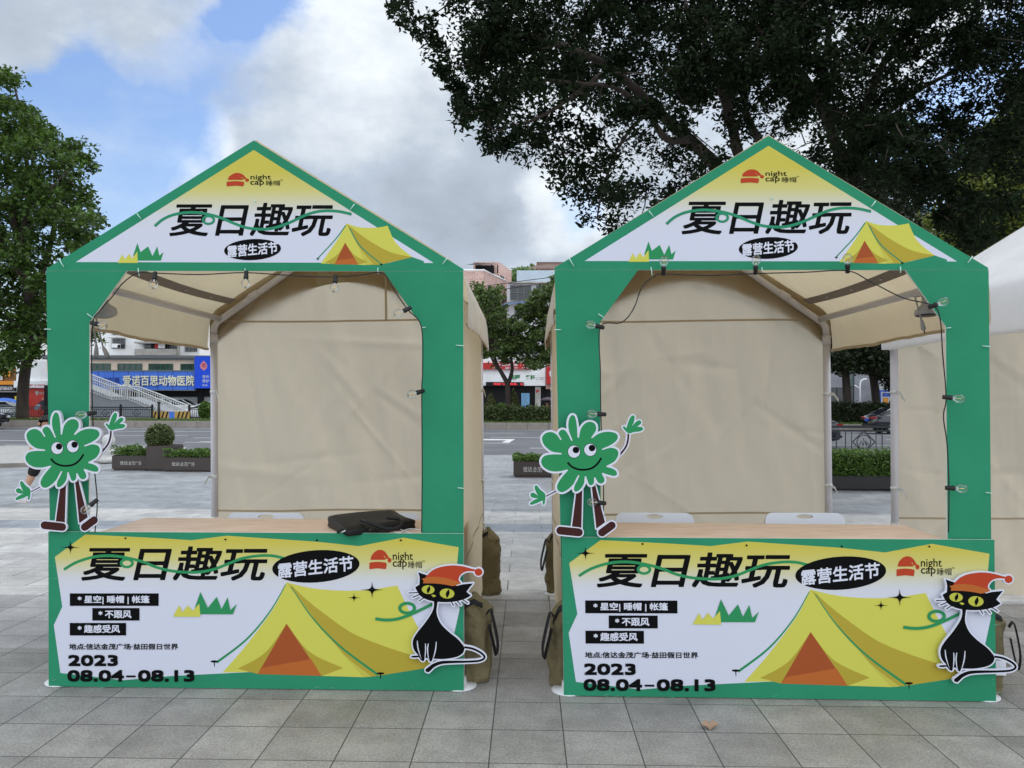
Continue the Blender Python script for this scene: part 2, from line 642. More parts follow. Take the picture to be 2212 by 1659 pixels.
b = MB()
roadline(b, -120, 120, 43.4, .2)
gx = lambda x, y: G(x, y, -.115).x
roadline(b, -120, gx(1130, 934), 39.6, .18)
roadline(b, gx(1845, 934), 120, 39.6, .18)
for k in range(-9, 10):
    roadline(b, gx(1100, 959) + k * 8.2 - 4.2, gx(1100, 959) + k * 8.2, 30.4, .2)
    roadline(b, gx(1144, 969) + k * 9.5, gx(1144, 969) + k * 9.5 + 5.2, 27.4, .18)
    roadline(b, gx(1100, 959) + k * 9 - 1, gx(1100, 959) + k * 9 + 3, 35.2, .16)
roadline(b, gx(350, 961), gx(435, 961), 29.9, .2)
roadline(b, gx(370, 951), gx(420, 951), 33.3, .18)
q = [G(1000, 948.5, -.114), G(1113, 948.5, -.114), G(1100, 956, -.114), G(1083, 956, -.114), G(1094, 951, -.114), G(1000, 951, -.114)]
b.add(q, [tuple(t) for t in tessellate_polygon([q])])
one(b, 'road_marking', LINEM, None, None, None, 'structure')

# traffic island with kerb at the left
b = MB()
isl = [(-60, 14.9), (-13.6, 17.7), (-10.6, 19.0), (-9.6, 21.0), (-11, 24.6), (-60, 26)]
b.add([(x, y, .03) for x, y in isl], [tuple(t) for t in tessellate_polygon([[Vector((x, y, 0)) for x, y in isl]])])
k = len(isl)
b.add([(x, y, .03) for x, y in isl] + [(x, y, -.12) for x, y in isl], [(i, (i + 1) % k, k + (i + 1) % k, k + i) for i in range(k)], 1)
one(b, 'pavement_island', [ISLP, KERB], None, None, None, 'structure')

# grass median with kerb
b = MB()
b.sheet(lambda u, v: (-120 + 240 * u, 44.45 + 6.5 * v, .27 + .07 * math.sin(math.pi * v)), 60, 6)
one(b, 'grass_verge', TURF, None, None, None, 'structure')
b = MB()
for i in range(-70, 70):
    b.box(i * 1.2 + .006, i * 1.2 + 1.194, 44.2, 44.448, -.15, .29)
b.box(-120, 120, 50.95, 51.1, -.15, .28)
one(b, 'kerb', KERB, None, None, None, 'structure', bevel=.015)


# ------------------------------------------------------------------ foliage
def leaf_mesh(name, pos, size, m, parent=None, droop=.35, seed=1, aspect=.5):
    'one small folded face per leaf'
    n = len(pos)
    g = np.random.default_rng(seed)
    pos = np.asarray(pos, np.float64)
    d = g.normal(size=(n, 3))
    d[:, 2] = d[:, 2] * .55 - droop
    d /= np.linalg.norm(d, axis=1, keepdims=True)
    up = g.normal(size=(n, 3)) * .75 + np.array([0, 0, 1.0])
    s = np.cross(d, up)
    s /= np.linalg.norm(s, axis=1, keepdims=True) + 1e-9
    nn = np.cross(s, d)
    L = size * g.uniform(.65, 1.3, (n, 1))
    a = pos - d * L * .5
    c = pos + d * L * .5
    e1 = pos - d * L * .06 + s * L * aspect * .5 + nn * L * .10
    e2 = pos - d * L * .06 - s * L * aspect * .5 + nn * L * .10
    co = np.stack([a, e1, c, e2], 1).reshape(-1, 3)
    off = np.zeros(3)
    if parent:
        off = np.array(OFF.get(parent.name, (0, 0, 0)))
    co = co - off
    me = bpy.data.meshes.new(name)
    me.vertices.add(4 * n)
    me.vertices.foreach_set('co', co.astype(np.float32).ravel())
    me.loops.add(4 * n)
    me.loops.foreach_set('vertex_index', np.arange(4 * n, dtype=np.int32))
    me.polygons.add(n)
    me.polygons.foreach_set('loop_start', np.arange(0, 4 * n, 4, dtype=np.int32))
    me.materials.append(m)
    me.update(calc_edges=True)
    o = bpy.data.objects.new(name, me)
    col.objects.link(o)
    if parent:
        o.parent = parent
    return o


def inside(p, L):
    c = False
    for a, b in zip(L, L[1:] + L[:1]):
        if (a[1] > p[1]) != (b[1] > p[1]) and p[0] < (b[0] - a[0]) * (p[1] - a[1]) / (b[1] - a[1]) + a[0]:
            c = not c
    return c


def clusters_in(poly, y0, y1, n, seed, holes=(), keep=None):
    r_ = random.Random(seed)
    xs, ys = [p[0] for p in poly], [p[1] for p in poly]
    out = []
    while len(out) < n:
        x, y = r_.uniform(min(xs), max(xs)), r_.uniform(min(ys), max(ys))
        if not inside((x, y), poly):
            continue
        if keep and r_.random() > keep(x, y):
            continue
        if any(inside((x, y), h) for h in holes):
            continue
        out.append(P(x, y, r_.uniform(y0, y1)))
    return out


def leaves_round(cl, per, rad, seed, squash=.7, hang=0.0):
    g = np.random.default_rng(seed)
    out = []
    for c in cl:
        r = rad * g.uniform(.6, 1.35)
        k = int(per * g.uniform(.6, 1.3))
        d = g.normal(size=(k, 3))
        d /= np.linalg.norm(d, axis=1, keepdims=True)
        rr = r * g.uniform(0, 1, (k, 1)) ** .45
        p = d * rr * np.array([1, 1, squash])
        if hang:
            p[:, 2] -= hang * r * g.uniform(0, 1, k) ** 2
        out.append(p + np.array(c))
    return np.concatenate(out)


def grow(mb, limbs, cl, r_tip, mi=0, sag=.08, r0=.028):
    'twigs from the nearest limb or twig to every leaf cluster'
    nodes = [p for L in limbs for p in L]
    A = np.array([tuple(p) for p in nodes])
    order = sorted(cl, key=lambda c: np.min(((A - np.array(c)) ** 2).sum(1)))
    pts = [np.array(p) for p in nodes]
    rr = random.Random(4)
    for c in order:
        cv = np.array(c)
        B_ = np.array(pts)
        i = int(np.argmin(((B_ - cv) ** 2).sum(1)))
        a = B_[i]
        L = np.linalg.norm(cv - a)
        m1 = a * .6 + cv * .4 + np.array([rr.uniform(-1, 1), rr.uniform(-1, 1), rr.uniform(-.3, 1)]) * L * .12
        mb.tube([Vector(a), Vector(m1), Vector(cv)], [min(r0, r_tip * (1 + L * 1.2)), r_tip * 1.1, r_tip * .5], 5, mi, None, False)
        pts.append(m1)
        pts.append(cv)


def bark(name, c):
    return mat(name, c, .9, .8, 18, .25, 4, aniso=(1, 1, .25))


BARK = bark('grey_brown_bark', C(88, 76, 66))
BARKD = bark('dark_bark', C(62, 54, 48))
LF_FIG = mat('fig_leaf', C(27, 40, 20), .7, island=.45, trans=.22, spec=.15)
LF_LEFT = mat('broad_leaf', C(74, 100, 38), .5, island=.5, trans=.32)
LF_MID = mat('street_leaf', C(88, 108, 54), .5, island=.5, trans=.28)
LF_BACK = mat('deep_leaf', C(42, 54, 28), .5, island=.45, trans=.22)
LF_YEL = mat('sunny_leaf', C(108, 118, 46), .5, island=.5, trans=.35)
LF_HEDGE = mat('hedge_leaf', C(92, 106, 60), .55, island=.45, trans=.2)
LF_TRIM = mat('planter_leaf', C(98, 128, 58), .5, island=.45, trans=.25)
LF_CONE = mat('cone_leaf', C(96, 100, 52), .6, island=.45, trans=.15)
LF_PALM = mat('palm_leaf', C(110, 140, 80), .5, island=.3, trans=.3)
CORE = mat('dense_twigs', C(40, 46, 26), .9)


def trace(pts, ys):
    'limb traced on the photo with its own depth at each joint'
    out = []
    n = len(pts)
    sp = spline(pts, 6, False)
    for i, p in enumerate(sp):
        f = i / (len(sp) - 1)
        out.append(P(p[0], p[1], ys[0] + (ys[1] - ys[0]) * f))
    return out


# big fig tree behind the right booth
bt = P(1700, 900, 12.0)
root = thing('fig_tree', 'huge dark spreading tree rising behind the right booth', 'tree', (bt.x, 12, 0))
fork = P(1715, 500, 12.0)
limb = [
    ([(1690, 520), (1561, 372), (1489, 301), (1426, 245), (1376, 195), (1300, 135), (1190, 90), (1080, 60)], (12, 9.6), (.12, .025)),
    ([(1690, 510), (1640, 420), (1598, 339), (1584, 283), (1572, 232), (1620, 126), (1671, 38), (1700, -80)], (12, 10.6), (.12, .03)),
    ([(1572, 232), (1551, 176), (1523, 94), (1480, 10)], (11.4, 10), (.08, .02)),
    ([(1705, 480), (1660, 360), (1645, 314), (1614, 251), (1606, 190), (1560, 60)], (12, 12.6), (.11, .025)),
    ([(1735, 520), (1815, 390), (1802, 301), (1758, 201), (1715, 138), (1680, 113), (1620, 40)], (12, 11), (.12, .025)),
    ([(1740, 520), (1818, 377), (1853, 283), (1878, 207), (1922, 113), (1972, 50), (2040, -60)], (12, 10.8), (.11, .025)),
    ([(1802, 301), (1777, 207), (1783, 113), (1800, 20)], (11.6, 11.0), (.08, .02)),
    ([(1745, 520), (1835, 400), (1870, 320), (1920, 240), (2010, 180), (2120, 130)], (12, 13.5), (.10, .025)),
    ([(1490, 301), (1440, 300), (1395, 240), (1330, 190), (1250, 180), (1150, 170)], (10.9, 9.4), (.06, .015)),
    ([(1426, 245), (1380, 260), (1330, 330), (1300, 420), (1290, 470)], (10.6, 10), (.035, .010)),
    ([(1300, 160), (1220, 220), (1150, 260), (1080, 280)], (10, 9.4), (.035, .012)),
]
b = MB()
LP = []
for pts, ys, rs in limb:
    t = trace(pts, ys)
    LP.append(t)
    k = len(t) - 1
    b.tube(t, [(rs[0] + (rs[1] - rs[0]) * (i / k) ** .8) * (1 + .06 * math.sin(i * 1.9)) for i in range(k + 1)], 10)
b.tube([(bt.x + .05, 12, -.05), (bt.x + .02, 12, .5), (bt.x, 12, 1.5), (bt.x + .05, 12, 2.6), (fork.x - .02, 12, fork.z), (fork.x, 12, fork.z + .25)], [.62, .42, .36, .34, .36, .22], 14)
poly = [(850, 18), (868, -2), (893, -40), (1000, -330), (2450, -330), (2450, 330), (2250, 330), (2150, 480), (2085, 520), (2000, 470), (1960, 520), (1915, 440), (1850, 400), (1790, 380), (1690, 330), (1560, 330), (1480, 400), (1410, 440), (1340, 470), (1275, 505), (1258, 478),
        (1300, 425), (1290, 395), (1240, 398), (1222, 370), (1240, 340), (1180, 292), (1110, 298), (1070, 318), (1046, 300), (1056, 240), (1042, 225), (1012, 255), (985, 228), (985, 195), (958, 150), (930, 90), (895, 62)]


def dens(x, y):
    k = 1.0
    if 1240 < x < 1560 and y > 250:
        k = .45
    if x > 1560 and y > 120 and x < 1960:
        k = .62
    if y < -60:
        k = .45
    return k


hol = [ell(1330, 330, 45, 40), ell(1405, 340, 22, 30), ell(1190, 255, 25, 18), ell(1130, 160, 16, 10), ell(1590, 290, 14, 40)]
def clump(cs, k, spread, seed):
    r_ = random.Random(seed)
    return [c + Vector((r_.gauss(0, spread), r_.gauss(0, spread), r_.gauss(0, spread * .7) - spread * .3)) for c in cs for _ in range(k)]


clA = clump(clusters_in(poly, 8.8, 11.2, 118, 11, hol, dens), 5, .26, 1)
clB = clump(clusters_in(poly, 11.2, 14.5, 165, 12, hol, lambda x, y: dens(x, y) * (1 if x > 1150 else .4)), 5, .34, 2)
edgecl = []
for (x0, y0), (x1, y1) in zip(poly[26:] + poly[:1], poly[27:] + poly[:2]):
    for t in (.1, .45, .8):
        edgecl.append(P(x0 + (x1 - x0) * t + rnd.uniform(-8, 14), y0 + (y1 - y0) * t + rnd.uniform(-14, 4), rnd.uniform(9, 10.5)))
grow(b, LP, clA + clB + edgecl, .008, 0)
b.build('trunk', BARKD, root)
pos = np.concatenate([leaves_round(clA, 130, .24, 3, .75, .5), leaves_round(clB, 118, .31, 5, .75, .4), leaves_round(edgecl, 75, .15, 6, 1.0, .7)])
print('fig leaves', len(pos))
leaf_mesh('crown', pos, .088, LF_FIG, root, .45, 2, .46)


def tree(name, label, base, y, trunk, limbs, polys, yr, ncl, per, rad, size, leafm, barkm, seed, group=None, r_tip=.03, keep=None):
    p0 = P(base[0], base[1], y)
    zb = max(-.12, min(.3, p0.z)) if y < 60 else 0
    root = thing(name, label, 'tree', (p0.x, y, zb), None, group)
    b = MB()
    t = trace(trunk[0], (y, y))
    t[0] = Vector((p0.x, y, zb - .1))
    k = len(t) - 1
    b.tube(t, [trunk[1] + (trunk[2] - trunk[1]) * i / k for i in range(k + 1)], 12)
    LPs = [t]
    for pts, dy, r0, r1 in limbs:
        L = trace(pts, (y, y + dy))
        LPs.append(L)
        k = len(L) - 1
        b.tube(L, [r0 + (r1 - r0) * i / k for i in range(k + 1)], 9)
    cl = clusters_in(polys, *yr, ncl, seed, (), keep)
    grow(b, LPs, cl, r_tip, 0, .08, r_tip * 3)
    b.build('trunk', barkm, root)
    leaf_mesh('crown', leaves_round(cl, per, rad, seed + 1, .62), size, leafm, root, .25, seed, .55)
    return root


left_poly = [(-170, 100), (-10, 146), (12, 142), (28, 160), (36, 185), (40, 212), (68, 228), (78, 250), (70, 268), (108, 286), (126, 312), (158, 304), (180, 322), (198, 350), (198, 378), (184, 396), (192, 412), (205, 465), (203, 505), (212, 550), (210, 685), (198, 722), (178, 760), (150, 782), (124, 768), (92, 752), (62, 772), (16, 796), (-60, 800), (-190, 690)]
tree('broadleaf_tree', 'tall broad green tree at the left edge with a dark leaning trunk', (48, 905), 46.5, ([(48, 905), (50, 840), (58, 780), (70, 730), (60, 640), (40, 540), (20, 420)], .36, .15),
     [([(58, 790), (85, 740), (120, 690), (160, 620), (190, 540)], -2, .2, .05), ([(60, 660), (100, 560), (130, 430), (150, 340)], 2, .24, .05), ([(50, 600), (-20, 480), (-60, 340), (-60, 220)], -2, .24, .05), ([(40, 540), (60, 420), (50, 280), (30, 180)], 2, .2, .05), ([(70, 730), (20, 690), (-60, 640)], -2, .2, .05)],
     left_poly, (42, 51), 520, 100, .88, .33, LF_LEFT, BARKD, 21)
mid_poly = [(1024, 640), (1026, 622), (1034, 613), (1044, 622), (1047, 632), (1067, 634), (1075, 624), (1083, 631), (1088, 640), (1084, 652), (1068, 666), (1088, 665), (1103, 659), (1114, 655), (1125, 660), (1133, 666), (1150, 664), (1141, 654), (1152, 631), (1160, 622), (1175, 624), (1183, 613), (1177, 603), (1190, 598), (1206, 598), (1245, 590), (1260, 780), (1172, 790), (1150, 798), (1128, 778), (1100, 775), (1075, 792), (1050, 780), (1000, 740), (1040, 690)]
tree('street_tree', 'green street tree seen through the gap between the two booths', (1098, 905), 48.0, ([(1098, 905), (1098, 870), (1096, 832), (1085, 808), (1072, 785), (1062, 740), (1052, 680)], .2, .07),
     [([(1096, 834), (1106, 800), (1104, 760), (1112, 700)], -1, .14, .05), ([(1104, 770), (1140, 730), (1180, 680), (1200, 620)], 1, .11, .03), ([(1085, 808), (1060, 770), (1040, 700)], 1, .09, .03)],
     mid_poly, (45.5, 51), 330, 85, .52, .25, LF_MID, BARKD, 31)
rt_poly = [(1780, 560), (2050, 560), (2050, 805), (1975, 800), (1950, 845), (1918, 835), (1900, 800), (1870, 812), (1845, 800), (1800, 810), (1770, 790)]
tree('roadside_tree', 'dark roadside tree with a straight trunk seen through the open right tent', (1895, 893), 49.5, ([(1895, 893), (1890, 840), (1882, 790), (1876, 720), (1870, 640)], .27, .16),
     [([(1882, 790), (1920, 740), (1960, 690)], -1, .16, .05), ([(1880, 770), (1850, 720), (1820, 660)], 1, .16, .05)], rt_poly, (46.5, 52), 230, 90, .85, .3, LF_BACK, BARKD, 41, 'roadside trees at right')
tree('roadside_tree', 'dark roadside tree beside the pole of the right tent', (1832, 893), 48.5, ([(1832, 893), (1828, 830), (1824, 760), (1822, 660)], .27, .16),
     [([(1824, 760), (1800, 710), (1770, 650)], 1, .15, .05)], [(1700, 600), (1860, 580), (1870, 700), (1860, 790), (1810, 800), (1700, 780)], (46, 51), 120, 90, .85, .3, LF_BACK, BARKD, 45, 'roadside trees at right')
tree('leafy_tree', 'yellow green tree above the white tent roof at the right edge', (2190, 890), 22.0, ([(2190, 905), (2180, 780), (2165, 640), (2150, 520), (2160, 380)], .3, .1),
     [([(2165, 640), (2110, 560), (2060, 500)], -2, .12, .04), ([(2150, 520), (2210, 430), (2240, 330)], -1, .12, .04), ([(2155, 480), (2110, 400), (2090, 340)], 1, .1, .03)],
     [(2000, 520), (2020, 470), (2060, 440), (2070, 380), (2110, 330), (2150, 270), (2230, 230), (2330, 240), (2340, 640), (2200, 640), (2120, 600), (2060, 570)], (19, 25), 330, 95, .5, .17, LF_YEL, BARKD, 51, None, .02)
tree('leafy_tree', 'dark leafy tree behind the right gable slope', (1960, 890), 30.0, ([(1960, 905), (1960, 780), (1950, 640), (1940, 520), (1935, 420)], .3, .1),
     [([(1950, 640), (1990, 560), (2040, 520)], -2, .12, .04), ([(1940, 520), (1890, 450), (1860, 400)], -1, .12, .04)],
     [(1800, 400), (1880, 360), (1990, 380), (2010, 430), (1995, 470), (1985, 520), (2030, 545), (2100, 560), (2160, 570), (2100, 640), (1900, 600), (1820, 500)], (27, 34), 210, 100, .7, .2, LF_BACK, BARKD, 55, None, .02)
tree('hill_tree', 'bright green tree on the rise behind the brick building', (1128, 700), 104.0, ([(1128, 760), (1128, 640), (1126, 600)], .4, .15),
     [], [(1098, 660), (1100, 590), (1112, 578), (1128, 580), (1140, 590), (1160, 600), (1175, 600), (1175, 660)], (100, 110), 70, 80, 1.2, .5, LF_PALM, BARK, 61, None, .05)
# palm on the same rise
pb = P(1150, 720, 100)
root = thing('palm_tree', 'palm tree showing its fronds above the pale building', 'tree', (pb.x, 100, 0))
top = P(1150, 600, 100)
MB().tube([(pb.x, 100, 0), (pb.x + .2, 100, top.z * .5), top], [.3, .24, .2], 10).build('trunk', BARK, root)
b = MB()
rr = random.Random(5)
for k in range(18):
    an = k * 2.4
    L = rr.uniform(2.0, 2.8)
    el = rr.uniform(.2, 1.3)
    d = Vector((math.cos(an) * math.cos(el), math.sin(an) * math.cos(el), math.sin(el)))
    mids = [top + d * L * t + Vector((0, 0, -1.2 * t * t * (1.3 - el * .5))) for t in (0, .25, .5, .75, 1)]
    b.tube(mids, [.04, .03, .025, .02, .01], 4)
    for i in range(22):
        t = .15 + .85 * i / 22
        j = min(3, int(t * 4))
        p = mids[j].lerp(mids[j + 1], t * 4 - j)
        s = d.cross(Vector((0, 0, 1))).normalized()
        for q in (-1, 1):
            e = p + s * q * .5 * (1.1 - t * .6) + d * .2 + Vector((0, 0, -.22))
            w_ = d * .05
            b.add([p - w_, p + w_, e], [(0, 1, 2)])
b.build('frond', LF_PALM, root)


def bush(name, label, cat_, c, shape, n, size, leafm, group=None, kind=None):
    'clipped shrub: leaves over a dense core; shape = (kind, rx, ry, h)'
    kd, rx, ry, h = shape
    root = thing(name, label, cat_, tuple(c), None, group)
    g = np.random.default_rng(int(abs(c[0]) * 100) + n)
    b = MB()
    if kd == 'box':
        u = g.uniform(-1, 1, (n, 2))
        f = g.uniform(0, 1, n)
        p = np.zeros((n, 3))
        topn = f < .45
        p[topn] = np.stack([u[topn, 0] * rx, u[topn, 1] * ry, np.full(topn.sum(), h)], 1)
        fr = ~topn
        sgn = np.where(g.uniform(size=fr.sum()) < .75, -1, 1)
        p[fr] = np.stack([u[fr, 0] * rx, sgn * ry, (u[fr, 1] * .5 + .5) * h], 1)
        bump_ = np.array([mnoise.noise(Vector((q[0] * 3, q[1] * 3, q[2] * 3))) for q in p])
        p[:, 2] += np.where(topn, bump_ * size * 1.3, 0)
        p += g.normal(size=(n, 3)) * size * .45
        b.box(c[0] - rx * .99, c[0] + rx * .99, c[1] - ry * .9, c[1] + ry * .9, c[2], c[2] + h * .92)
    else:
        d = g.normal(size=(n, 3))
        d /= np.linalg.norm(d, axis=1, keepdims=True)
        if kd == 'ball':
            p = d * np.array([rx, ry, h / 2]) * g.uniform(.82, 1.05, (n, 1)) + np.array([0, 0, h / 2])
            b.lathe([(rx * .86 * math.sin(math.pi * t), h / 2 - h * .43 * math.cos(math.pi * t)) for t in (.02, .15, .3, .5, .7, .85, .98)], c, 14)
        else:
            t = 1 - np.sqrt(g.uniform(0, 1, n))
            an = g.uniform(0, 2 * math.pi, n)
            r_ = (1 - t) ** .85 * g.uniform(.85, 1.08, n)
            p = np.stack([np.cos(an) * r_ * rx, np.sin(an) * r_ * ry, t * h], 1)
            b.lathe([(rx * .88, .02), (rx * .7, h * .25), (rx * .45, h * .55), (rx * .05, h * .95)], c, 14)
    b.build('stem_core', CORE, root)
    leaf_mesh('leaves', p + np.array(c), size, leafm, root, .05, n, .6)
    return root


def hedge_px(x0, x1, ytop, Y, zb, depth, label, leafm, n, size):
    a, c = P(x0, ytop, Y), P(x1, ytop, Y)
    return bush('hedge', label, 'hedge', ((a.x + c.x) / 2, Y + depth / 2, zb), ('box', (c.x - a.x) / 2, depth / 2, a.z - zb), n, size, leafm)


hedge_px(1000, 1235, 883, 46.3, .28, 1.4, 'low clipped hedge on the median, behind the gap between the booths', LF_HEDGE, 5200, .16)
hedge_px(1770, 2010, 874, 46.6, .28, 1.6, 'dark clipped hedge on the median, behind the open right tent', LF_BACK, 5200, .16)
for x, y, w_, h, kd, lab in ((1109, 895, 42, 72, 'cone', 'tall cone shaped shrub in front of the green letter shop'), (1060, 895, 48, 62, 'cone', 'cone shaped shrub half hidden by the left tent pole'), (1083, 893, 39, 38, 'ball', 'round clipped shrub left of the tall cone shrub'),
                             (1128, 893, 34, 24, 'ball', 'low yellow green shrub right of the cone shrub'), (1935, 892, 40, 50, 'cone', 'dark cone shrub beside the white tent edge at right'), (443, 903, 28, 38, 'ball', 'round shrub beside the left tent pole, on the median')):
    p = P(x, y, 48.2)
    k = 48.2 / 1661
    bush('clipped_shrub', lab, 'shrub', (p.x, 48.2, .3), (kd, w_ * k / 2, w_ * k / 2, h * k), 1500, .14, LF_TRIM if kd == 'ball' else LF_CONE, 'clipped shrubs on the median')

# grass blades along the front of the median
g_ = np.random.default_rng(8)
gp = np.stack([g_.uniform(-38, 34, 16000), 44.6 + 3.4 * g_.uniform(0, 1, 16000) ** 1.5, g_.uniform(.29, .36, 16000)], 1)
tag(leaf_mesh('grass', gp, .13, mat('grass_blade', C(92, 112, 52), .8, island=.4, trans=.25), None, -.9, 3, .28), 'short grass growing along the road median', 'grass', None, 'stuff')


# ------------------------------------------------------------------ buildings across the road
def win(mb_root, name, x0, x1, z0, z1, y, frame, gl, cols=2, bars=False, sill=True):
    'window set into the front face at y: frame, mullions, pane'
    b = MB()
    t = .06
    for q in ((x0, x1, z0 - t, z0), (x0, x1, z1, z1 + t), (x0 - t, x0, z0 - t, z1 + t), (x1, x1 + t, z0 - t, z1 + t)):
        b.box(q[0], q[1], y - .05, y + .02, q[2], q[3])
    for k in range(1, cols):
        x = x0 + (x1 - x0) * k / cols
        b.box(x - .03, x + .03, y - .045, y + .01, z0, z1)
    if bars:
        n = int((x1 - x0) / .16)
        for k in range(n + 1):
            x = x0 + (x1 - x0) * k / n
            b.box(x - .012, x + .012, y - .35, y - .33, z0 - .1, z1 + .05)
        for z in (z0 - .1, (z0 + z1) / 2, z1 + .05):
            b.box(x0, x1, y - .355, y - .325, z - .015, z + .015)
    f = b.build(name, frame, mb_root)
    c = MB()
    c.box(x0, x1, y - .012, y + .015, z0, z1)
    c.build('pane', gl, f)


STUCW = mat('white_render', C(250, 250, 250), .85, .2, 10, .08, .6)
STAIN = mat('stained_render', C(176, 172, 166), .9, .2, 8, .22, 1.2)
PEACH = mat('peach_render', C(254, 230, 212), .85, .1, 10, .06, 1)
DGLASS = mat('dark_glass', C(28, 36, 38), .12, spec=.7)
GGLASS = mat('green_glass', C(24, 62, 52), .15, spec=.7)
GRYF = mat('grey_frame', C(120, 124, 126), .5)
GRNF = mat('green_frame', C(50, 110, 92), .5)
SHUT = mat('grey_shutter', C(176, 178, 182), .5, .4, 6, aniso=(.02, 1, 6))
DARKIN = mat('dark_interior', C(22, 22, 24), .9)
SBLUE = mat('blue_sign', C(78, 134, 244), .45, 0, 1, .06, 1)
SBLUE2 = mat('deep_blue_sign', C(30, 88, 240), .45)
CREAM = mat('cream_letters', C(255, 252, 222), .5)
SIGNW = mat('white_letters', (.8, .8, .8, 1), .5)
NAVY = mat('faded_letters_and_shadow', C(26, 58, 150), .5)
TRED = mat('red_sign', C(196, 34, 36), .5)
TGRN = mat('green_letters', C(34, 132, 66), .5)
PINK = mat('pink_tile', C(186, 142, 130), .8, .15, 10, .06, 1.5)


def brick(name, c1_, c2_, mortar, sx=.5, sy=.12):
    m = bpy.data.materials.new(name)
    m.use_nodes = True
    n = NT(m.node_tree)
    n.n.clear()
    o = n.new('ShaderNodeTexCoord').outputs['Object']
    s = n.new('ShaderNodeSeparateXYZ', {0: o})
    v = n.new('ShaderNodeCombineXYZ', {0: n.math('ADD', s.outputs[0], s.outputs[1]), 1: s.outputs[2], 2: 0}).outputs[0]
    t = n.new('ShaderNodeTexBrick', {'Vector': v, 'Color1': c1_, 'Color2': c2_, 'Mortar': mortar, 'Scale': 1, 'Mortar Size': .02, 'Brick Width': sx, 'Row Height': sy}).outputs[0]
    f = n.mapr(n.noise(o, .9, 6, .65), .35, .75, 1.05, .82)
    t = n.new('ShaderNodeVectorMath', {0: t, 'Scale': f}, operation='SCALE').outputs[0]
    w_ = n.mapr(n.noise(o, 1.6, 7, .7), .60, .68)
    t = n.mix(n.math('MULTIPLY', w_, .35), t, C(214, 200, 192))
    b = n.new('ShaderNodeBsdfPrincipled', {'Base Color': t, 'Roughness': .8}).outputs[0]
    n.l.new(b, n.new('ShaderNodeOutputMaterial').inputs[0])
    return m


PBRICK = brick('pink_wall_tile', C(214, 176, 164), C(198, 158, 146), C(226, 206, 198), .55, .22)
GBRICK = brick('pale_wall_tile', C(212, 212, 218), C(196, 196, 204), C(222, 222, 226), .5, .16)


def X(x, Y):
    return P(x, 864, Y).x


def Z(y, Y, x=1106):
    return P(x, y, Y).z


# animal hospital podium
Y = 62.0
root = thing('hospital_building', 'low peach building with green windows above a long blue sign', 'building', (X(320, Y), Y, 0))
x0, x1 = X(100, Y), X(520, Y)
zs, zw0, zw1, zt_ = Z(801, Y, 320), Z(799.5, Y, 320), Z(787, Y, 320), Z(768, Y, 320)
b = MB()
b.box(x0, x1, Y, Y + 5, zs - .1, zt_ - .35)
b.build('wall', PEACH, root)
b = MB()
b.box(x0 - .2, x1 + .2, Y - .25, Y + 5.2, zt_ - .348, zt_ - .22)
b.box(x0 - .3, x1 + .3, Y - .35, Y + 5.3, zt_ - .218, zt_)
b.build('cornice', GRYF, root)
for a_, b_ in ((150, 176), (180, 237), (255, 305), (322, 372), (391, 440), (458, 505)):
    win(root, 'window', X(a_, Y), X(b_, Y), zw0 + .05, zw1, Y, GRNF, GGLASS, 4)
b = MB()
for a_, b_ in ((100, 330), (332, 430), (434, 520)):
    b.box(X(a_, Y) + .05, X(b_, Y) - .05, Y + .3, Y + .5, -.1, zs - .5)
b.build('shutter', SHUT, root)
b = MB()
b.box(x0, x1, Y + .15, Y + 5, zs - 2.1, zs - .102)
for a_ in (100, 331, 432, 519):
    b.box(X(a_, Y) - .2, X(a_, Y) + .2, Y, Y + .5, -.1, zs - 1.2)
b.build('lintel', DARKIN, root)
# long blue sign
root = thing('shop_sign', 'long blue animal hospital sign with raised cream characters', 'sign', (X(320, Y), Y - .4, Z(842, Y, 320)), None, 'shop signs across the road')
sx0, sx1, sz0, sz1 = X(140, Y), X(426, Y), Z(842, Y, 320), Z(802.5, Y, 320)
b = MB()
b.box(sx0, sx1, Y - .45, Y - .2, sz0, sz1)
for k in range(9):
    xx = sx0 + (sx1 - sx0) * (k + .5) / 9
    b.box(xx - .02, xx + .02, Y - .456, Y - .45, sz0, sz1, 1)
b.box(sx0, sx1, Y - .50, Y - .15, sz1, sz1 + .09, 2)
b.box(sx0, sx1, Y - .50, Y - .15, sz0 - .07, sz0, 2)
b.build('sign_panel', [SBLUE, NAVY, GRYF], root)
b = MB()
q = lambda x, y: P(x, y, Y - .56)
v, f = glyphs('爱诺百思动物医院')
p0, ux, uz = q(265, 833), q(420, 833) - q(265, 833), q(265, 811) - q(265, 833)
for dx, dz, dy, mi in ((-.02, 0, .001, 0), (.02, 0, .002, 0), (0, .02, .003, 0), (0, -.02, 0, 0), (.07, -.07, .07, 1)):  # last one is a navy copy painted as the characters' drop shadow
    b.add([p0 + ux * a_ + uz * c_ + Vector((dx, dy, dz)) for a_, c_ in v], f, mi)
text_on(b, '诺百思', q(216, 828) + Vector((0, .08, 0)), q(258, 828) - q(216, 828), q(216, 815) - q(216, 828), 1, .02)
b.build('lettering', [CREAM, NAVY], root)
root = thing('shop_sign', 'deep blue sign board with a pink emblem beside the animal hospital sign', 'sign', (X(445, Y), Y - .6, Z(838, Y, 445)), None, 'shop signs across the road')
b = MB()
b.box(X(427.5, Y), X(482, Y), Y - .7, Y - .46, Z(839, Y, 440), Z(771, Y, 440))
b.box(X(426.5, Y), X(427.4, Y), Y - .72, Y - .44, Z(840, Y, 440), Z(770, Y, 440), 1)
b.build('sign_panel', [SBLUE2, GRYF], root)
b = MB()
q = lambda x, y: P(x, y, Y - .71)
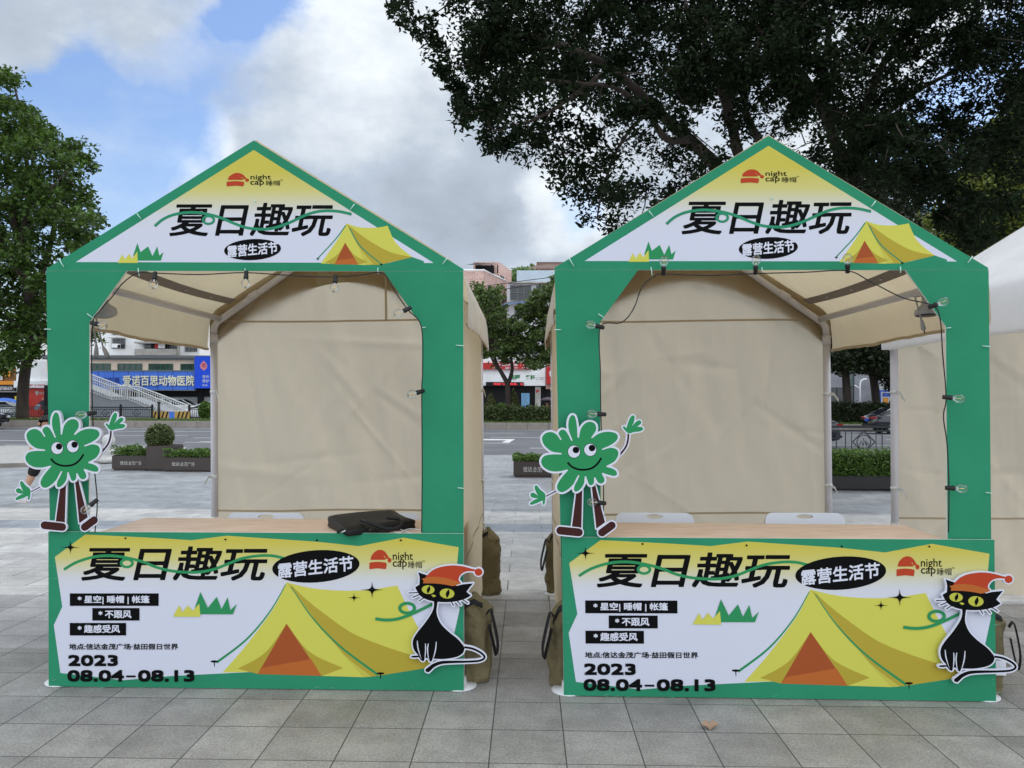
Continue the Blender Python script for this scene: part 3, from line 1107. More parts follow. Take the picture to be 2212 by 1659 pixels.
e = [q(440, 779), q(446, 785), q(448, 790), q(446, 796), q(440, 801), q(434, 796), q(431.5, 790), q(434, 785)]
b.add(e, [tuple(range(8))], 1)
text_on(b, '中', q(436, 796) + Vector((0, -.01, 0)), q(444, 796) - q(436, 796), q(436, 784) - q(436, 796), 2, .01)
text_on(b, '音乐', q(437, 817), q(452, 817) - q(437, 817), q(437, 810) - q(437, 817), 0, .01)
text_on(b, '养护', q(437, 827), q(452, 827) - q(437, 827), q(437, 819) - q(437, 827), 0, .01)
text_on(b, '电话', q(437, 834), q(448, 834) - q(437, 834), q(437, 830) - q(437, 834), 0, .01)
b.build('lettering', [SIGNW, mat('pink_emblem', C(236, 150, 170), .5), TRED], root)

# white flats set back above the hospital
Y = 70.0
root = thing('apartment_block', 'white flats with stained balconies and an air conditioner above the peach building', 'building', (X(320, Y), Y, 0))
b = MB()
b.box(X(60, Y), X(430, Y), Y, Y + 9, 0, Z(700, Y, 300))
b.build('wall', STUCW, root)
b = MB()
b.box(X(300, Y), X(385, Y), Y - .9, Y - .01, Z(768, Y, 330), Z(755, Y, 330))
b.box(X(300, Y), X(385, Y), Y - .95, Y - .01, Z(742, Y, 330) - .05, Z(742, Y, 330) + .1)
b.box(X(386, Y), X(388, Y), Y - .4, Y - .01, Z(768, Y, 330), Z(720, Y, 330))
b.build('balcony', STAIN, root)
for a_, b_, c_, d_ in ((243, 268, 752, 734), (312, 372, 754, 736), (372, 384, 752, 740), (243, 268, 722, 706), (312, 372, 724, 708), (400, 424, 758, 744)):
    win(root, 'window', X(a_, Y), X(b_, Y), Z(c_, Y, 300), Z(d_, Y, 300), Y, GRYF, DGLASS, 3, True)
b = MB()
b.box(X(240, Y), X(271, Y), Y - .6, Y - .02, Z(731, Y, 255), Z(730, Y, 255))
b.build('awning', STAIN, root)
b = MB()
b.box(X(252, Y), X(264, Y), Y - .9, Y - .37, Z(752, Y, 255), Z(744, Y, 255), 0)
c0 = P(257, 748, Y - .9)
Mx = Matrix.Translation(c0) @ Matrix.Rotation(R(90), 4, 'X')
b.lathe([(.15, 0), (.15, .02)], (0, 0, 0), 18, 1, Mx)
b.build('air_conditioner', [STUCW, DARKIN], root)
b = MB()
for x_, col_ in ((330, 0), (338, 1), (345, 2), (352, 2)):
    p = P(x_, 744, Y - .55)
    b.box(p.x - .16, p.x + .16, p.y, p.y + .05, p.z - .35, p.z + .2, col_)
b.build('laundry', [DARKIN, TRED, STUCW], root)

# orange shop at the far left
Y = 63.0
root = thing('orange_shop', 'shop with a brown and orange sign board at the left edge', 'shop', (X(-20, Y), Y, 0))
b = MB()
b.box(X(-120, Y), X(34, Y), Y, Y + 6, Z(830, Y, 0) - .0, Z(795, Y, 0))
b.build('wall', mat('brown_board', C(128, 86, 40), .6, 0, 1, .05, 2), root)
b = MB()
b.box(X(-120, Y), X(33, Y), Y - .25, Y, Z(831, Y, 0), Z(823, Y, 0))
sp = spline([(-60, 790), (-30, 792), (-8, 800), (8, 806), (22, 808)], 6, False)
for (xa, ya), (xb, yb_) in zip(sp, sp[1:]):
    p, q2 = P(xa, ya, Y - .15), P(xb, yb_, Y - .15)
    b.add([p + Vector((0, 0, -.22)), q2 + Vector((0, 0, -.22)), q2 + Vector((0, 0, .22)), p + Vector((0, 0, .22))], [(0, 1, 2, 3)])
b.build('fascia', mat('orange_trim', C(240, 152, 32), .5), root)
b = MB()
b.box(X(-120, Y), X(34, Y), Y - .12, Y + .1, Z(846, Y, 0), Z(831.5, Y, 0))
b.build('phone_board', mat('charcoal_board', C(70, 62, 64), .6), root)
b = MB()
q = lambda x, y: P(x, y, Y - .14)
text_on(b, '87583639', q(-1, 842.5), q(26.5, 842.5) - q(-1, 842.5), q(-1, 835) - q(-1, 842.5), 0, .02)
b.build('lettering', SIGNW, root)
b = MB()
b.add([q(-12, 808), q(3, 807), q(5.5, 806), q(5, 821), q(-12, 820)], [(0, 1, 2, 3, 4)])
b.build('emblem', SIGNW, root)
b = MB()
b.box(X(-120, Y), X(34, Y), Y + .4, Y + 5.5, -.1, Z(846.5, Y, 0))
b.build('shop_interior', DARKIN, root)
b = MB()
yl = [(856, 864, 0), (864.2, 870, 1), (870.2, 876, 2), (876.2, 882, 1), (882.2, 885, 0)]
for ya, yb_, mi in yl:
    b.box(X(31.5, Y - .8), X(40, Y - .8), Y - .8, Y - .72, Z(yb_, Y - .8, 35), Z(ya, Y - .8, 35), mi)
for xa in (32, 39):
    b.box(X(xa, Y - .8) - .02, X(xa, Y - .8) + .02, Y - .71, Y - .67, -.1, Z(857, Y - .8, 35), 3)
one(b, 'banner_stand', [mat('banner_yellow', C(230, 200, 60), .5), TGRN, mat('banner_teal', C(20, 120, 100), .5), GRYF], 'yellow and green banner stand left of the leaning tree trunk', 'banner')

# white shop with red scooter poster
root = thing('white_shop', 'white fronted scooter shop with a red poster wall', 'shop', (X(75, Y), Y, 0))
b = MB()
b.box(X(34.5, Y), X(150, Y), Y, Y + 6, Z(838, Y, 70), Z(780, Y, 70))
b.box(X(35, Y), X(150, Y), Y - .35, Y - .002, Z(837.5, Y, 70), Z(823, Y, 70))
b.build('wall', STUCW, root)
b = MB()
b.box(X(40, Y), X(60, Y), Y + .3, Y + .6, -.1, Z(839, Y, 50))
b.build('shop_interior', DARKIN, root)
b = MB()
b.box(X(58, Y), X(150, Y), Y + .1, Y + .3, -.1, Z(838.5, Y, 70), 0)
b.box(X(53, Y), X(57.5, Y), Y + .05, Y + .3, -.1, Z(838.5, Y, 50), 1)
b.box(X(97, Y), X(104, Y), Y - .1, Y + .05, -.1, Z(838.5, Y, 100), 1)
q = lambda x, y, d=.09: P(x, y, Y + d)
# shield, lettering, scooter and rider in flat print
sh = [q(76, 845), q(83.5, 845), q(83, 850), q(79.8, 855), q(76.5, 850)]
b.add(sh, [(0, 1, 2, 3, 4)], 2)
text_on(b, '台铃', q(84.5, 852), q(99, 852) - q(84.5, 852), q(84.5, 846) - q(84.5, 852), 2, .02)
b.add([p + Vector((0, 0, 0)) for p in (q(73, 884), q(75, 878), q(80, 874), q(85, 872), q(87, 876), q(84, 884), q(79, 886))], [tuple(range(7))], 3)
b.add([p for p in (q(81, 872), q(88, 866), q(93, 864), q(97, 868), q(97, 884), q(88, 886), (q(90, 876)), (q(84, 873)))], [tuple(range(8))], 4)
hd = [q(92.3 + 1.9 * math.cos(t * math.pi / 5), 861.5 + 2.6 * math.sin(t * math.pi / 5), .085) for t in range(10)]
b.add(hd, [tuple(range(10))], 5)
b.build('poster_wall', [mat('poster_red', C(204, 50, 32), .5, 0, 1, .08, .5), STAIN, mat('poster_grey', C(190, 180, 178), .5), mat('poster_silver', C(160, 172, 188), .5), mat('poster_navy', C(34, 38, 56), .5), mat('poster_skin', C(200, 160, 140), .5)], root)
b = MB()
q = lambda x, y: P(x, y, Y - .37)
text_on(b, '专业维修二轮山地电动车', q(56, 834.5), q(96, 834.5) - q(56, 834.5), q(56, 829.5) - q(56, 834.5), 0, .0)
b.build('lettering', TRED, root)

# shops behind the gap: white clinic with green characters
Y = 70.0
root = thing('clinic_shop', 'white clinic front with green characters seen between the booths', 'shop', (X(1100, Y), Y, 0))
b = MB()
b.box(X(1010, Y), X(1178, Y), Y, Y + 8, Z(833, Y), Z(715, Y))
b.build('wall', STUCW, root)
b = MB()
b.box(X(1010, Y), X(1148, Y), Y - .3, Y - .01, Z(798, Y), Z(784, Y))
q = lambda x, y, d=-.32: P(x, y, Y + d)
text_on(b, '功能性康 · 中', q(1072, 791), q(1140, 791) - q(1072, 791), q(1072, 785.5) - q(1072, 791), 1, .01)
text_on(b, '疼痛 · 康复中 · 医馆', q(1064, 797), q(1146, 797) - q(1064, 797), q(1064, 793) - q(1064, 797), 1, .01)
b.build('red_fascia', [TRED, SIGNW], root)
b = MB()
text_on(b, '西医', q(1100, 820, -.06), q(1124, 820, -.06) - q(1100, 820, -.06), q(1100, 810, -.06) - q(1100, 820, -.06), 0, .03)
b.build('lettering', [TGRN, DARKIN], root)
b = MB()
text_on(b, '牙科', q(1135, 820, -.06), q(1156, 820, -.06) - q(1135, 820, -.06), q(1135, 810, -.06) - q(1135, 820, -.06), 0, .03)
b.build('lettering', [TGRN, DARKIN], root)
b = MB()
text_on(b, '民 · 广州大道888号', q(1158, 817, -.06), q(1175, 817, -.06) - q(1158, 817, -.06), q(1158, 815, -.06) - q(1158, 817, -.06), 1, .0)
b.build('lettering', [TGRN, DARKIN], root)
b = MB()
text_on(b, '电话：13392667007', q(1158, 820.5, -.06), q(1174, 820.5, -.06) - q(1158, 820.5, -.06), q(1158, 818.5, -.06) - q(1158, 820.5, -.06), 1, .0)
b.build('lettering', [TGRN, DARKIN], root)
b = MB()
b.box(X(1050, Y), X(1131, Y), Y - .25, Y - .01, Z(833, Y), Z(825.5, Y))
text_on(b, '特病门诊、检查、治', q(1066, 832, -.26), q(1130, 832, -.26) - q(1066, 832, -.26), q(1066, 827, -.26) - q(1066, 832, -.26), 1, .01)
b.build('led_board', [DARKIN, mat('led_red', C(230, 60, 70), .5, emit=C(230, 50, 60))], root)
b = MB()
b.box(X(1010, Y), X(1178, Y), Y + .5, Y + 7.5, -.1, Z(833.5, Y))
b.build('shop_interior', DARKIN, root)
b = MB()
b.box(X(1126, Y), X(1144, Y), Y + .3, Y + .45, -.05, Z(849, Y))
b.box(X(1156, Y), X(1168, Y), Y + .2, Y + .45, -.05, Z(835, Y), 1)
text_on(b, '医', P(1158, 849, Y + .18), P(1166, 849, Y + .18) - P(1158, 849, Y + .18), P(1158, 842, Y + .18) - P(1158, 849, Y + .18), 2, .03)
b.build('shop_poster', [mat('pale_blue_poster', C(120, 170, 210), .4, 0, 1, .2, 1), STAIN, TRED], root)
for a_, b_, c_, d_ in ((1040, 1075, 765, 735), (1090, 1120, 765, 735), (1135, 1160, 765, 735)):
    win(root, 'window', X(a_, Y), X(b_, Y), Z(c_, Y), Z(d_, Y), Y, GRYF, DGLASS, 3)
root = thing('tooth_shop', 'shop with a red sign board showing a white tooth', 'shop', (X(1200, Y), Y, 0))
b = MB()
b.box(X(1179, Y), X(1260, Y), Y, Y + 8, Z(840, Y), Z(740, Y))
b.build('wall', PINK, root)
b = MB()
b.box(X(1180, Y), X(1232, Y), Y - .35, Y - .01, Z(829, Y), Z(793, Y))
th = spline([(1187, 803), (1190, 799, 1), (1193.5, 802), (1197, 799, 1), (1200, 803), (1200, 809), (1198, 814), (1195, 814), (1193.5, 810, 1), (1192, 814), (1189, 814), (1187, 809)], 4)
thp = [P(a_[0], a_[1], Y - .36) for a_ in th]
b.add(thp, [tuple(t) for t in tessellate_polygon([[Vector((p[0], -p[1], 0)) for p in th]])], 1)
b.build('sign_panel', [TRED, SIGNW], root)
b = MB()
b.box(X(1179, Y), X(1260, Y), Y + .4, Y + 7, -.1, Z(840.5, Y))
b.build('shop_interior', DARKIN, root)
win(root, 'window', X(1192, Y), X(1222, Y), Z(787, Y), Z(768, Y), Y, GRYF, DGLASS, 3)

# pink tiled block
Y = 80.0
root = thing('pink_building', 'pink tiled flats with a roof terrace, left of the gap', 'building', (X(1050, Y), Y, 0))
yl_ = 580
b = MB()
zt1, zt2 = Z(585, Y), Z(567, Y)
xa, xb_ = X(985, Y), X(1056, Y)
# main block: left face towards the viewer, right face turning away
f0, f1, f2 = (xa - 6, Y), (X(1043, Y), Y), (X(1091, Y + 7), Y + 7)
f3 = (f2[0] - 12, Y + 12)
ring2 = [f0, f1, f2, f3]
b.add([(p[0], p[1], 0) for p in ring2] + [(p[0], p[1], zt1) for p in ring2], [(0, 1, 5, 4), (1, 2, 6, 5), (2, 3, 7, 6), (3, 0, 4, 7), (4, 5, 6, 7)])
g0, g1, g2, g3 = (X(1021, Y + 5), Y + 5), (X(1077, Y + 5), Y + 5), (X(1104, Y + 11), Y + 11), (X(1040, Y + 11), Y + 11)
zt3 = Z(566, Y + 5)
rg = [g0, g1, g2, g3]
b.add([(p[0], p[1], 0) for p in rg] + [(p[0], p[1], zt3) for p in rg], [(0, 1, 5, 4), (1, 2, 6, 5), (2, 3, 7, 6), (3, 0, 4, 7), (4, 5, 6, 7)])
b.build('wall', PBRICK, root)
b = MB()
for (p, q2) in ((f0, f1), (f1, f2)):
    b.tube([(p[0], p[1], zt1 + .1), (q2[0], q2[1], zt1 + .06)], .09, 6)
b.build('parapet', STUCW, root)
b = MB()
p1, p2 = P(1006, 572, Y + .5), P(1088, 570, Y + 3)
b.add([p1, P(1066, 571, Y + .5), p2, P(1030, 568, Y + 5)], [(0, 1, 2, 3)])
for xx in (1028, 1062, 1075):
    p = P(xx, 572, Y + 1.5)
    b.tube([(p.x, p.y, zt1), (p.x, p.y, p.z)], .06, 6)
b.box(X(1026, Y + 4.8), X(1066, Y + 4.8), Y + 4.8, Y + 4.95, zt1, Z(573, Y + 4.8))
b.build('terrace_canopy', DARKIN, root)


def win_on(root, a_, b_, z0, z1, frame, gl):
    'window on a slanting wall between plan points a_ and b_'
    a_, b_ = Vector((*a_, 0)), Vector((*b_, 0))
    d = (b_ - a_).normalized()
    nrm_ = Vector((d.y, -d.x, 0))
    q = lambda t, z, o: a_ + (b_ - a_) * t + nrm_ * o + Vector((0, 0, z))
    fm = MB()
    for t0, t1, za, zb in ((0, 1, z0 - .08, z0), (0, 1, z1, z1 + .08), (0, .06, z0, z1), (.94, 1, z0, z1), (.47, .53, z0, z1)):
        vs = [q(t, z, o) for o in (.005, .08) for t, z in ((t0, za), (t1, za), (t1, zb), (t0, zb))]
        fm.add(vs, [(4, 5, 6, 7), (0, 1, 5, 4), (1, 2, 6, 5), (2, 3, 7, 6), (3, 0, 4, 7)])
    f = fm.build('window', frame, root)
    c = MB()
    c.add([q(0, z0, .02), q(1, z0, .02), q(1, z1, .02), q(0, z1, .02)], [(0, 1, 2, 3)])
    c.build('pane', gl, f)


lerp2 = lambda p, q2, t: (p[0] + (q2[0] - p[0]) * t, p[1] + (q2[1] - p[1]) * t)
for t0, t1, ya, yb_ in ((.18, .30, 650, 622), (.62, .72, 662, 632), (.84, .94, 668, 636)):
    win_on(root, lerp2(f1, f2, t0), lerp2(f1, f2, t1), Z(ya, Y + 3), Z(yb_, Y + 3), GRYF, GGLASS)
win_on(root, lerp2(g1, g2, .08), lerp2(g1, g2, .34), Z(622, Y + 6), Z(597, Y + 6), GRYF, GGLASS)

# pale building right of it
Y = 82.0
root = thing('pale_building', 'pale tiled building with a blue edged awning, seen in the gap', 'building', (X(1150, Y), Y, 0))
b = MB()
b.box(X(1094, Y), X(1290, Y), Y, Y + 8, 0, Z(613, Y))
b.build('wall', GBRICK, root)
b = MB()
b.box(X(1115, Y + 1), X(1290, Y + 1), Y + 1, Y + 8, Z(613, Y) + .05, Z(584, Y + 1))
b.build('roof_room', mat('pale_blue_cladding', C(190, 204, 216), .6, 0, 1, .04, 1), root)
b = MB()
b.box(X(1096, Y), X(1290, Y), Y - .6, Y + 1, Z(613, Y) + .002, Z(612, Y) + .1)
b.build('roof_slab', STAIN, root)
b = MB()
b.add([P(1086, 657, Y - 1.6), P(1150, 650, Y - 1.6), P(1150, 646, Y - .05), P(1094, 652, Y - .05)], [(0, 1, 2, 3)])
b.add([P(1086, 657, Y - 1.6), P(1150, 650, Y - 1.6), P(1150, 651.5, Y - 1.6), P(1086, 658.5, Y - 1.6)], [(0, 1, 2, 3)], 1)
b.build('awning', [GRYF, mat('awning_blue', C(70, 120, 190), .5)], root)
win(root, 'window', X(1102, Y), X(1146, Y), Z(648, Y), Z(618, Y), Y, GRYF, DGLASS, 3, True)
win(root, 'window', X(1158, Y), X(1206, Y), Z(648, Y), Z(618, Y), Y, GRYF, DGLASS, 3, True)
win(root, 'window', X(1112, Y), X(1128, Y), Z(684, Y), Z(667, Y), Y, GRYF, DGLASS, 2, True)
root = thing('brown_roof_house', 'house top with a brown roof behind the pale building', 'building', (X(1190, 92), 92, 0))
b = MB()
b.box(X(1160, 92), X(1300, 92), 92, 100, 0, Z(577, 92))
b.build('wall', PBRICK, root)
b = MB()
b.add([P(1140, 580, 90), P(1165, 570, 92), P(1230, 572, 90), P(1230, 580, 88)], [(0, 1, 2, 3)])
b.box(X(1158, 92), X(1302, 92), 91.6, 100.4, Z(577, 92) + .003, Z(567, 92))
b.build('roof', mat('brown_roof', C(120, 98, 88), .8, 0, 1, .1, 1), root)
cb_ = MB()
for ya, yb_, sag in ((620, 596, 3), (633, 607, 3)):
    pts = []
    for i in range(13):
        t = i / 12
        pts.append(P(900 + 420 * t, ya + (yb_ - ya) * ((900 + 420 * t) - 1030) / 180 + sag * (2 * t - 1) ** 2, 66))
    cb_.tube(pts, .035, 4)
one(cb_, 'overhead_cable', RUBB := mat('cable_black', C(30, 30, 32), .7), 'two thin overhead cables in front of the pink building', 'cable')

# grey building and blue kiosk behind the open right tent
Y = 64.0
root = thing('grey_building', 'grey rendered building with a dark show window, behind the open right tent', 'building', (X(1880, Y), Y, 0))
b = MB()
b.box(X(1745, Y), X(1899, Y), Y, Y + 8, -.1, Z(660, Y))
b.build('wall', mat('grey_render', C(150, 150, 156), .85, .2, 8, .2, 1), root)
win(root, 'window', X(1831, Y), X(1843.5, Y), Z(832, Y), Z(805, Y), Y, DARKP_ := mat('dark_frame', C(50, 52, 56), .5), mat('greenish_glass', C(80, 96, 92), .2), 1)
win(root, 'window', X(1790, Y), X(1843, Y), Z(880, Y), Z(836, Y), Y, DARKP_, DGLASS, 3)
b = MB()
b.tube([P(1858, 890, Y - 1), P(1858, 830, Y - 1), P(1860, 822, Y - 1), P(1866, 819, Y - 1), P(1872, 819, Y - 1)], .06, 8)
b.tube([P(1846, 832, Y - 1), P(1857, 839, Y - 1)], .05, 6)
b.build('drain_pipe', STUCW, root)
root = thing('blue_kiosk', 'pale kiosk with a blue frame and a small orange notice', 'shop', (X(1920, Y - 2), Y - 2, 0))
b = MB()
b.box(X(1900, Y), X(2000, Y), Y - 2, Y + 4, -.1, Z(806, Y))
b.build('wall', STUCW, root)
b = MB()
b.box(X(1897, Y - 2), X(2000, Y - 2), Y - 2.3, Y - 2.01, Z(844, Y), Z(840, Y))
b.box(X(1897, Y - 2), X(1900, Y - 2), Y - 2.3, Y - 2.01, -.1, Z(844, Y) - .002)
b.box(X(1906, Y - 2), X(2000, Y - 2), Y - 2.2, Y - 2.01, Z(854, Y), Z(846, Y))
b.build('sign_frame', mat('kiosk_blue', C(50, 86, 170), .5), root)
b = MB()
b.box(X(1907, Y - 2), X(1917, Y - 2), Y - 2.12, Y - 2.01, Z(868, Y), Z(856, Y))
b.build('notice', mat('notice_orange', C(214, 140, 40), .5), root)
Y = 75.0
root = thing('white_flats', 'white flats with balconies glimpsed through the trees at right', 'building', (X(2050, Y), Y, 0))
b = MB()
b.box(X(1975, Y), X(2140, Y), Y, Y + 10, 0, Z(462, Y))
b.build('wall', STUCW, root)
b = MB()
b.box(X(1970, Y), X(2145, Y), Y - .6, Y + 10.6, Z(462, Y) + .003, Z(450, Y))
b.build('roof', mat('blue_roof_edge', C(110, 156, 186), .6), root)
b = MB()
for ya in (482, 506, 532, 556, 580):
    b.box(X(1980, Y), X(2138, Y), Y - .9, Y - .01, Z(ya, Y) - .2, Z(ya, Y) + .6)
b.build('balcony', STAIN, root)
for ya in (474, 498, 524, 548):
    for xa_ in (1990, 2022, 2054, 2086, 2114):
        win(root, 'window', X(xa_, Y), X(xa_ + 16, Y), Z(ya, Y) - .1, Z(ya - 8, Y), Y, GRYF, DGLASS, 2)

# ------------------------------------------------------------------ footbridge stairs
Y = 56.0
WR = mat('white_railing', (.74, .75, .74, 1), .5)
STS = mat('grey_stair_side', C(160, 164, 170), .8, .1, 4, .05, 1)
cs = lambda x, y: ((350 + .2411 * x) / K_, (1250 + .2411 * y) / K_)
K_ = 4032 / 2212
root = thing('footbridge_stairs', 'grey footbridge stairs with white railings in front of the blue sign', 'stairs', (P(*cs(800, 1500), Y).x, Y, 0))
low = [(-400, 1010), (40, 1172), (340, 1292), (640, 1300), (1100, 1482), (1260, 1540)]
near = [(-400, 855), (20, 1000), (370, 1126), (630, 1124), (1100, 1318), (1600, 1525)]
far = [(-400, 780), (30, 928), (530, 1118), (820, 1132), (1200, 1272), (1640, 1445)]
b = MB()
lp = [P(*cs(*p), Y) for p in low]
poly2 = [(p.x, p.z) for p in lp] + [(lp[-1].x, -.1), (lp[0].x, -.1)]
b.prism(poly2, Y + .05, Y + 2.2)
b.build('stair_flight', STS, root)
for L, yy in ((near, Y), (far, Y + 2.3)):
    b = MB()
    tp_ = [P(*cs(*p), yy) for p in L]
    b.tube(tp_, .055, 6)
    dn = Vector((0, 0, -.16))
    b.tube([p + dn for p in tp_], .03, 5)
    hgt = .95
    b.tube([p + Vector((0, 0, -hgt)) for p in tp_], .03, 5)
    for p, q2 in zip(tp_, tp_[1:]):
        n = max(1, int(abs(q2.x - p.x) / .17))
        for i in range(n):
            c = p.lerp(q2, i / n)
            r_ = .05 if i == 0 else .014
            b.box(c.x - r_, c.x + r_, yy - .02, yy + .02, c.z - hgt, c.z)
    b.build('railing', WR, root)


# ------------------------------------------------------------------ railings
IRON = mat('black_iron', C(26, 28, 32), .5)


def fence(name, label, x0, x1, n, y, zb, h, group=None, spacing=.14, lift=.1, post=.06, double=True):
    root = thing(name, label, 'fence', ((x0 + x1) / 2, y, zb), None, group)
    for k in range(n + 1):
        x = x0 + (x1 - x0) * k / n
        b = MB()
        b.box(x - post, x + post, y - post, y + post, zb, zb + h + .08)
        b.lathe([(post * 1.2, 0), (post * 1.4, .04), (post * .9, .08), (post * .9, .12), (.01, .16)], (x, y, zb + h + .08), 10)
        b.build('post', IRON, root)
    for k in range(n):
        a, c = x0 + (x1 - x0) * k / n + post, x0 + (x1 - x0) * (k + 1) / n - post
        b = MB()
        zl, zh = zb + lift, zb + h
        for z, t in ((zl, .025), (zh - .12 if double else zh, .025), (zh, .035)):
            b.box(a, c, y - .02, y + .02, z - t, z + t)
        m = int((c - a) / spacing)
        mid, rz = (a + c) / 2, (zh - .12 - zl) / 2
        zc = zl + rz
        for i in range(1, m):
            x = a + (c - a) * i / m
            d = abs(x - mid)
            if d > rz + .02:
                b.box(x - .011, x + .011, y - .011, y + .011, zl, zh - .12)
        for s in (-1, 1):
            for t in (-1, 1):
                b.tube([(mid + s * rz, y, zc), (mid, y, zc + t * rz)], .016, 5)
            b.tube([(mid + s * (rz + .03), y, zl), (mid + s * (rz + .03), y, zh - .12)], .012, 5)
        b.tube([(mid + .62 * rz * math.cos(i * math.pi / 8), y, zc + .62 * rz * math.sin(i * math.pi / 8)) for i in range(17)], .013, 5)
        for j in range(3):
            b.tube([(mid - .4 * rz + j * .35 * rz, y, zc - .35 * rz), (mid - .25 * rz + j * .2 * rz, y, zc + (.1 + .25 * (j == 1)) * rz), (mid - .05 * rz + j * .3 * rz, y, zc - .35 * rz)], .012, 5)
        b.build('rail_panel', IRON, root)


fy = 50.4
pz = P(261, 880, fy).z
sp_ = X(329, fy) - X(261, fy)
xs = X(261, fy)
fence('iron_railing', 'black iron railing on the median at left, in front of the stairs and shops', xs - 5 * sp_, xs + sp_, 6, fy, .27, pz - .27, 'iron railings by the road')
fence('iron_railing', 'short black iron railing beside the round shrub, right of the striped barrier', X(409, fy), X(409, fy) + 2 * sp_, 2, fy, .27, pz - .27, 'iron railings by the road')
fence('iron_railing', 'black iron railing behind the dark hedge at right', X(1780, fy), X(1780, fy) + 5 * sp_, 5, fy, .27, pz - .27 + .12, 'iron railings by the road')
yf = 23.2
mx = P(1866, 952, yf)
fence('iron_railing', 'near black railing with a diamond emblem behind the planted trough at right', mx.x - 3 * 1.12 * 2 - 1.12, mx.x + 1.12 * 3, 5, yf, 0, P(1866, 922, yf).z, 'iron railings by the road', .27, .06, .035)

Y = 50.2
b = MB()
xa, xb_ = X(331, Y), X(408, Y)
z0, z1 = .3, Z(888, Y, 370)
n = 9
b.box(xa, xb_, Y, Y + .25, z0 - .1, z1 - .02)
w_ = (xb_ - xa) / n
hh = z1 - z0 - .04
for k in range(n):
    if k == 4:
        b.add([(xa + 4 * w_, Y - .004, z0), (xa + 5.4 * w_, Y - .004, z0), (xa + 5.4 * w_, Y - .004, z1 - .03), (xa + 4 * w_, Y - .004, z1 - .03)], [(0, 1, 2, 3)], 2)
    elif k == 5:
        pass
    else:
        x = xa + k * w_
        b.add([(x, Y - .004, z0), (x + w_ * .45, Y - .004, z0), (x + w_ * .95, Y - .004, z1 - .03), (x + w_ * .5, Y - .004, z1 - .03)], [(0, 1, 2, 3)], 1)
one(b, 'road_barrier', [mat('barrier_yellow', C(214, 170, 90), .6), mat('barrier_black', C(40, 36, 34), .6), SBLUE], 'black and yellow striped barrier at the foot of the stairs', 'barrier')
b = MB()
p = P(343, 903, 46)
b.tube([(p.x, 46, .2), (p.x, 46, P(343, 870, 46).z)], .08, 10)
b.lathe([(.1, 0), (.1, .05), (.02, .08)], (p.x, 46, P(343, 870, 46).z), 10)
one(b, 'bollard', IRON, 'dark slim bollard in front of the striped barrier', 'bollard')

# ------------------------------------------------------------------ surface materials
GREEN = mat('green_print', C(45, 138, 102), .75, .08, 3, .06, 2.2, spec=.2)
SCUFF = mat('scuffed_board', C(92, 158, 132), .8)
WHITEP = mat('white_print', (.69, .70, .80, 1), .7, spec=.2)
EDGE = mat('board_edge', (.72, .74, .73, 1), .6)
BLACK = mat('black_ink', C(10, 10, 12), .8, spec=.12)
YEL = mat('yellow_print', C(208, 204, 88), .75, spec=.2)
YEL2 = mat('ochre_print', C(180, 160, 58), .75, spec=.2)
YELM = mat('lemon_print', C(198, 190, 80), .75, spec=.2)
ORA = mat('orange_print', C(164, 82, 42), .75, spec=.2)
ORA2 = mat('light_orange_print', C(186, 102, 46), .75, spec=.2)
RED = mat('red_print', C(184, 66, 38), .75, spec=.2)
LEAFG = mat('leaf_green_print', C(46, 142, 88), .75, spec=.2)
BROWN = mat('brown_print', C(66, 32, 30), .75, spec=.2)
IRIS = mat('eye_yellow_print', C(190, 190, 62), .5)


def gradient(name, z0, z1):
    'printed fade from yellow (top) to pale lavender, fixed to the board height'
    m = bpy.data.materials.new(name)
    m.use_nodes = True
    n = NT(m.node_tree)
    n.n.clear()
    z = n.new('ShaderNodeSeparateXYZ', {0: n.new('ShaderNodeTexCoord').outputs['Object']}).outputs[2]
    f = n.math('DIVIDE', n.math('SUBTRACT', z, z0), z1 - z0, clamp=True)
    c = n.ramp(f, [(0, (.66, .67, .78)), (.30, (.66, .66, .70)), (.68, C(208, 200, 124)), (1, C(204, 190, 82))])
    b = n.new('ShaderNodeBsdfPrincipled', {'Base Color': c, 'Roughness': .75, 'Specular IOR Level': .2}).outputs[0]
    n.l.new(b, n.new('ShaderNodeOutputMaterial').inputs[0])
    return m


def fabric(name, color, trans, outer=None, through=None):
    m = bpy.data.materials.new(name)
    m.use_nodes = True
    n = NT(m.node_tree)
    n.n.clear()
    o = n.new('ShaderNodeTexCoord').outputs['Object']
    f = n.mapr(n.noise(o, 2.2, 6, .6), .3, .7, .98, 1.02)
    c = n.new('ShaderNodeVectorMath', {0: color[:3], 'Scale': f}, operation='SCALE').outputs[0]
    mp = n.new('ShaderNodeMapping', {'Vector': o, 'Rotation': (0, R(35), 0), 'Scale': (1, 1, .35)}).outputs[0]
    h = n.math('ADD', n.math('MULTIPLY', n.noise(mp, 2.6, 2.5, .5), 1.0), n.math('MULTIPLY', n.noise(o, 260, 2, .5), .02))
    nrm = n.new('ShaderNodeBump', {'Strength': .75, 'Height': h, 'Distance': .09}).outputs[0]
    b = n.new('ShaderNodeBsdfPrincipled', {'Base Color': c, 'Roughness': .8, 'Specular IOR Level': .25, 'Normal': nrm}).outputs[0]
    if outer:      # coated cloth: its outer face is paler than its lining
        bf = n.new('ShaderNodeNewGeometry').outputs['Backfacing']
        n.l.new(n.mix(bf, outer, c), b.node.inputs['Base Color'])
    t = n.new('ShaderNodeBsdfTranslucent', {'Color': through or c, 'Normal': nrm}).outputs[0]
    x = n.new('ShaderNodeMixShader', {0: trans, 1: b, 2: t}).outputs[0]
    n.l.new(x, n.new('ShaderNodeOutputMaterial').inputs[0])
    return m


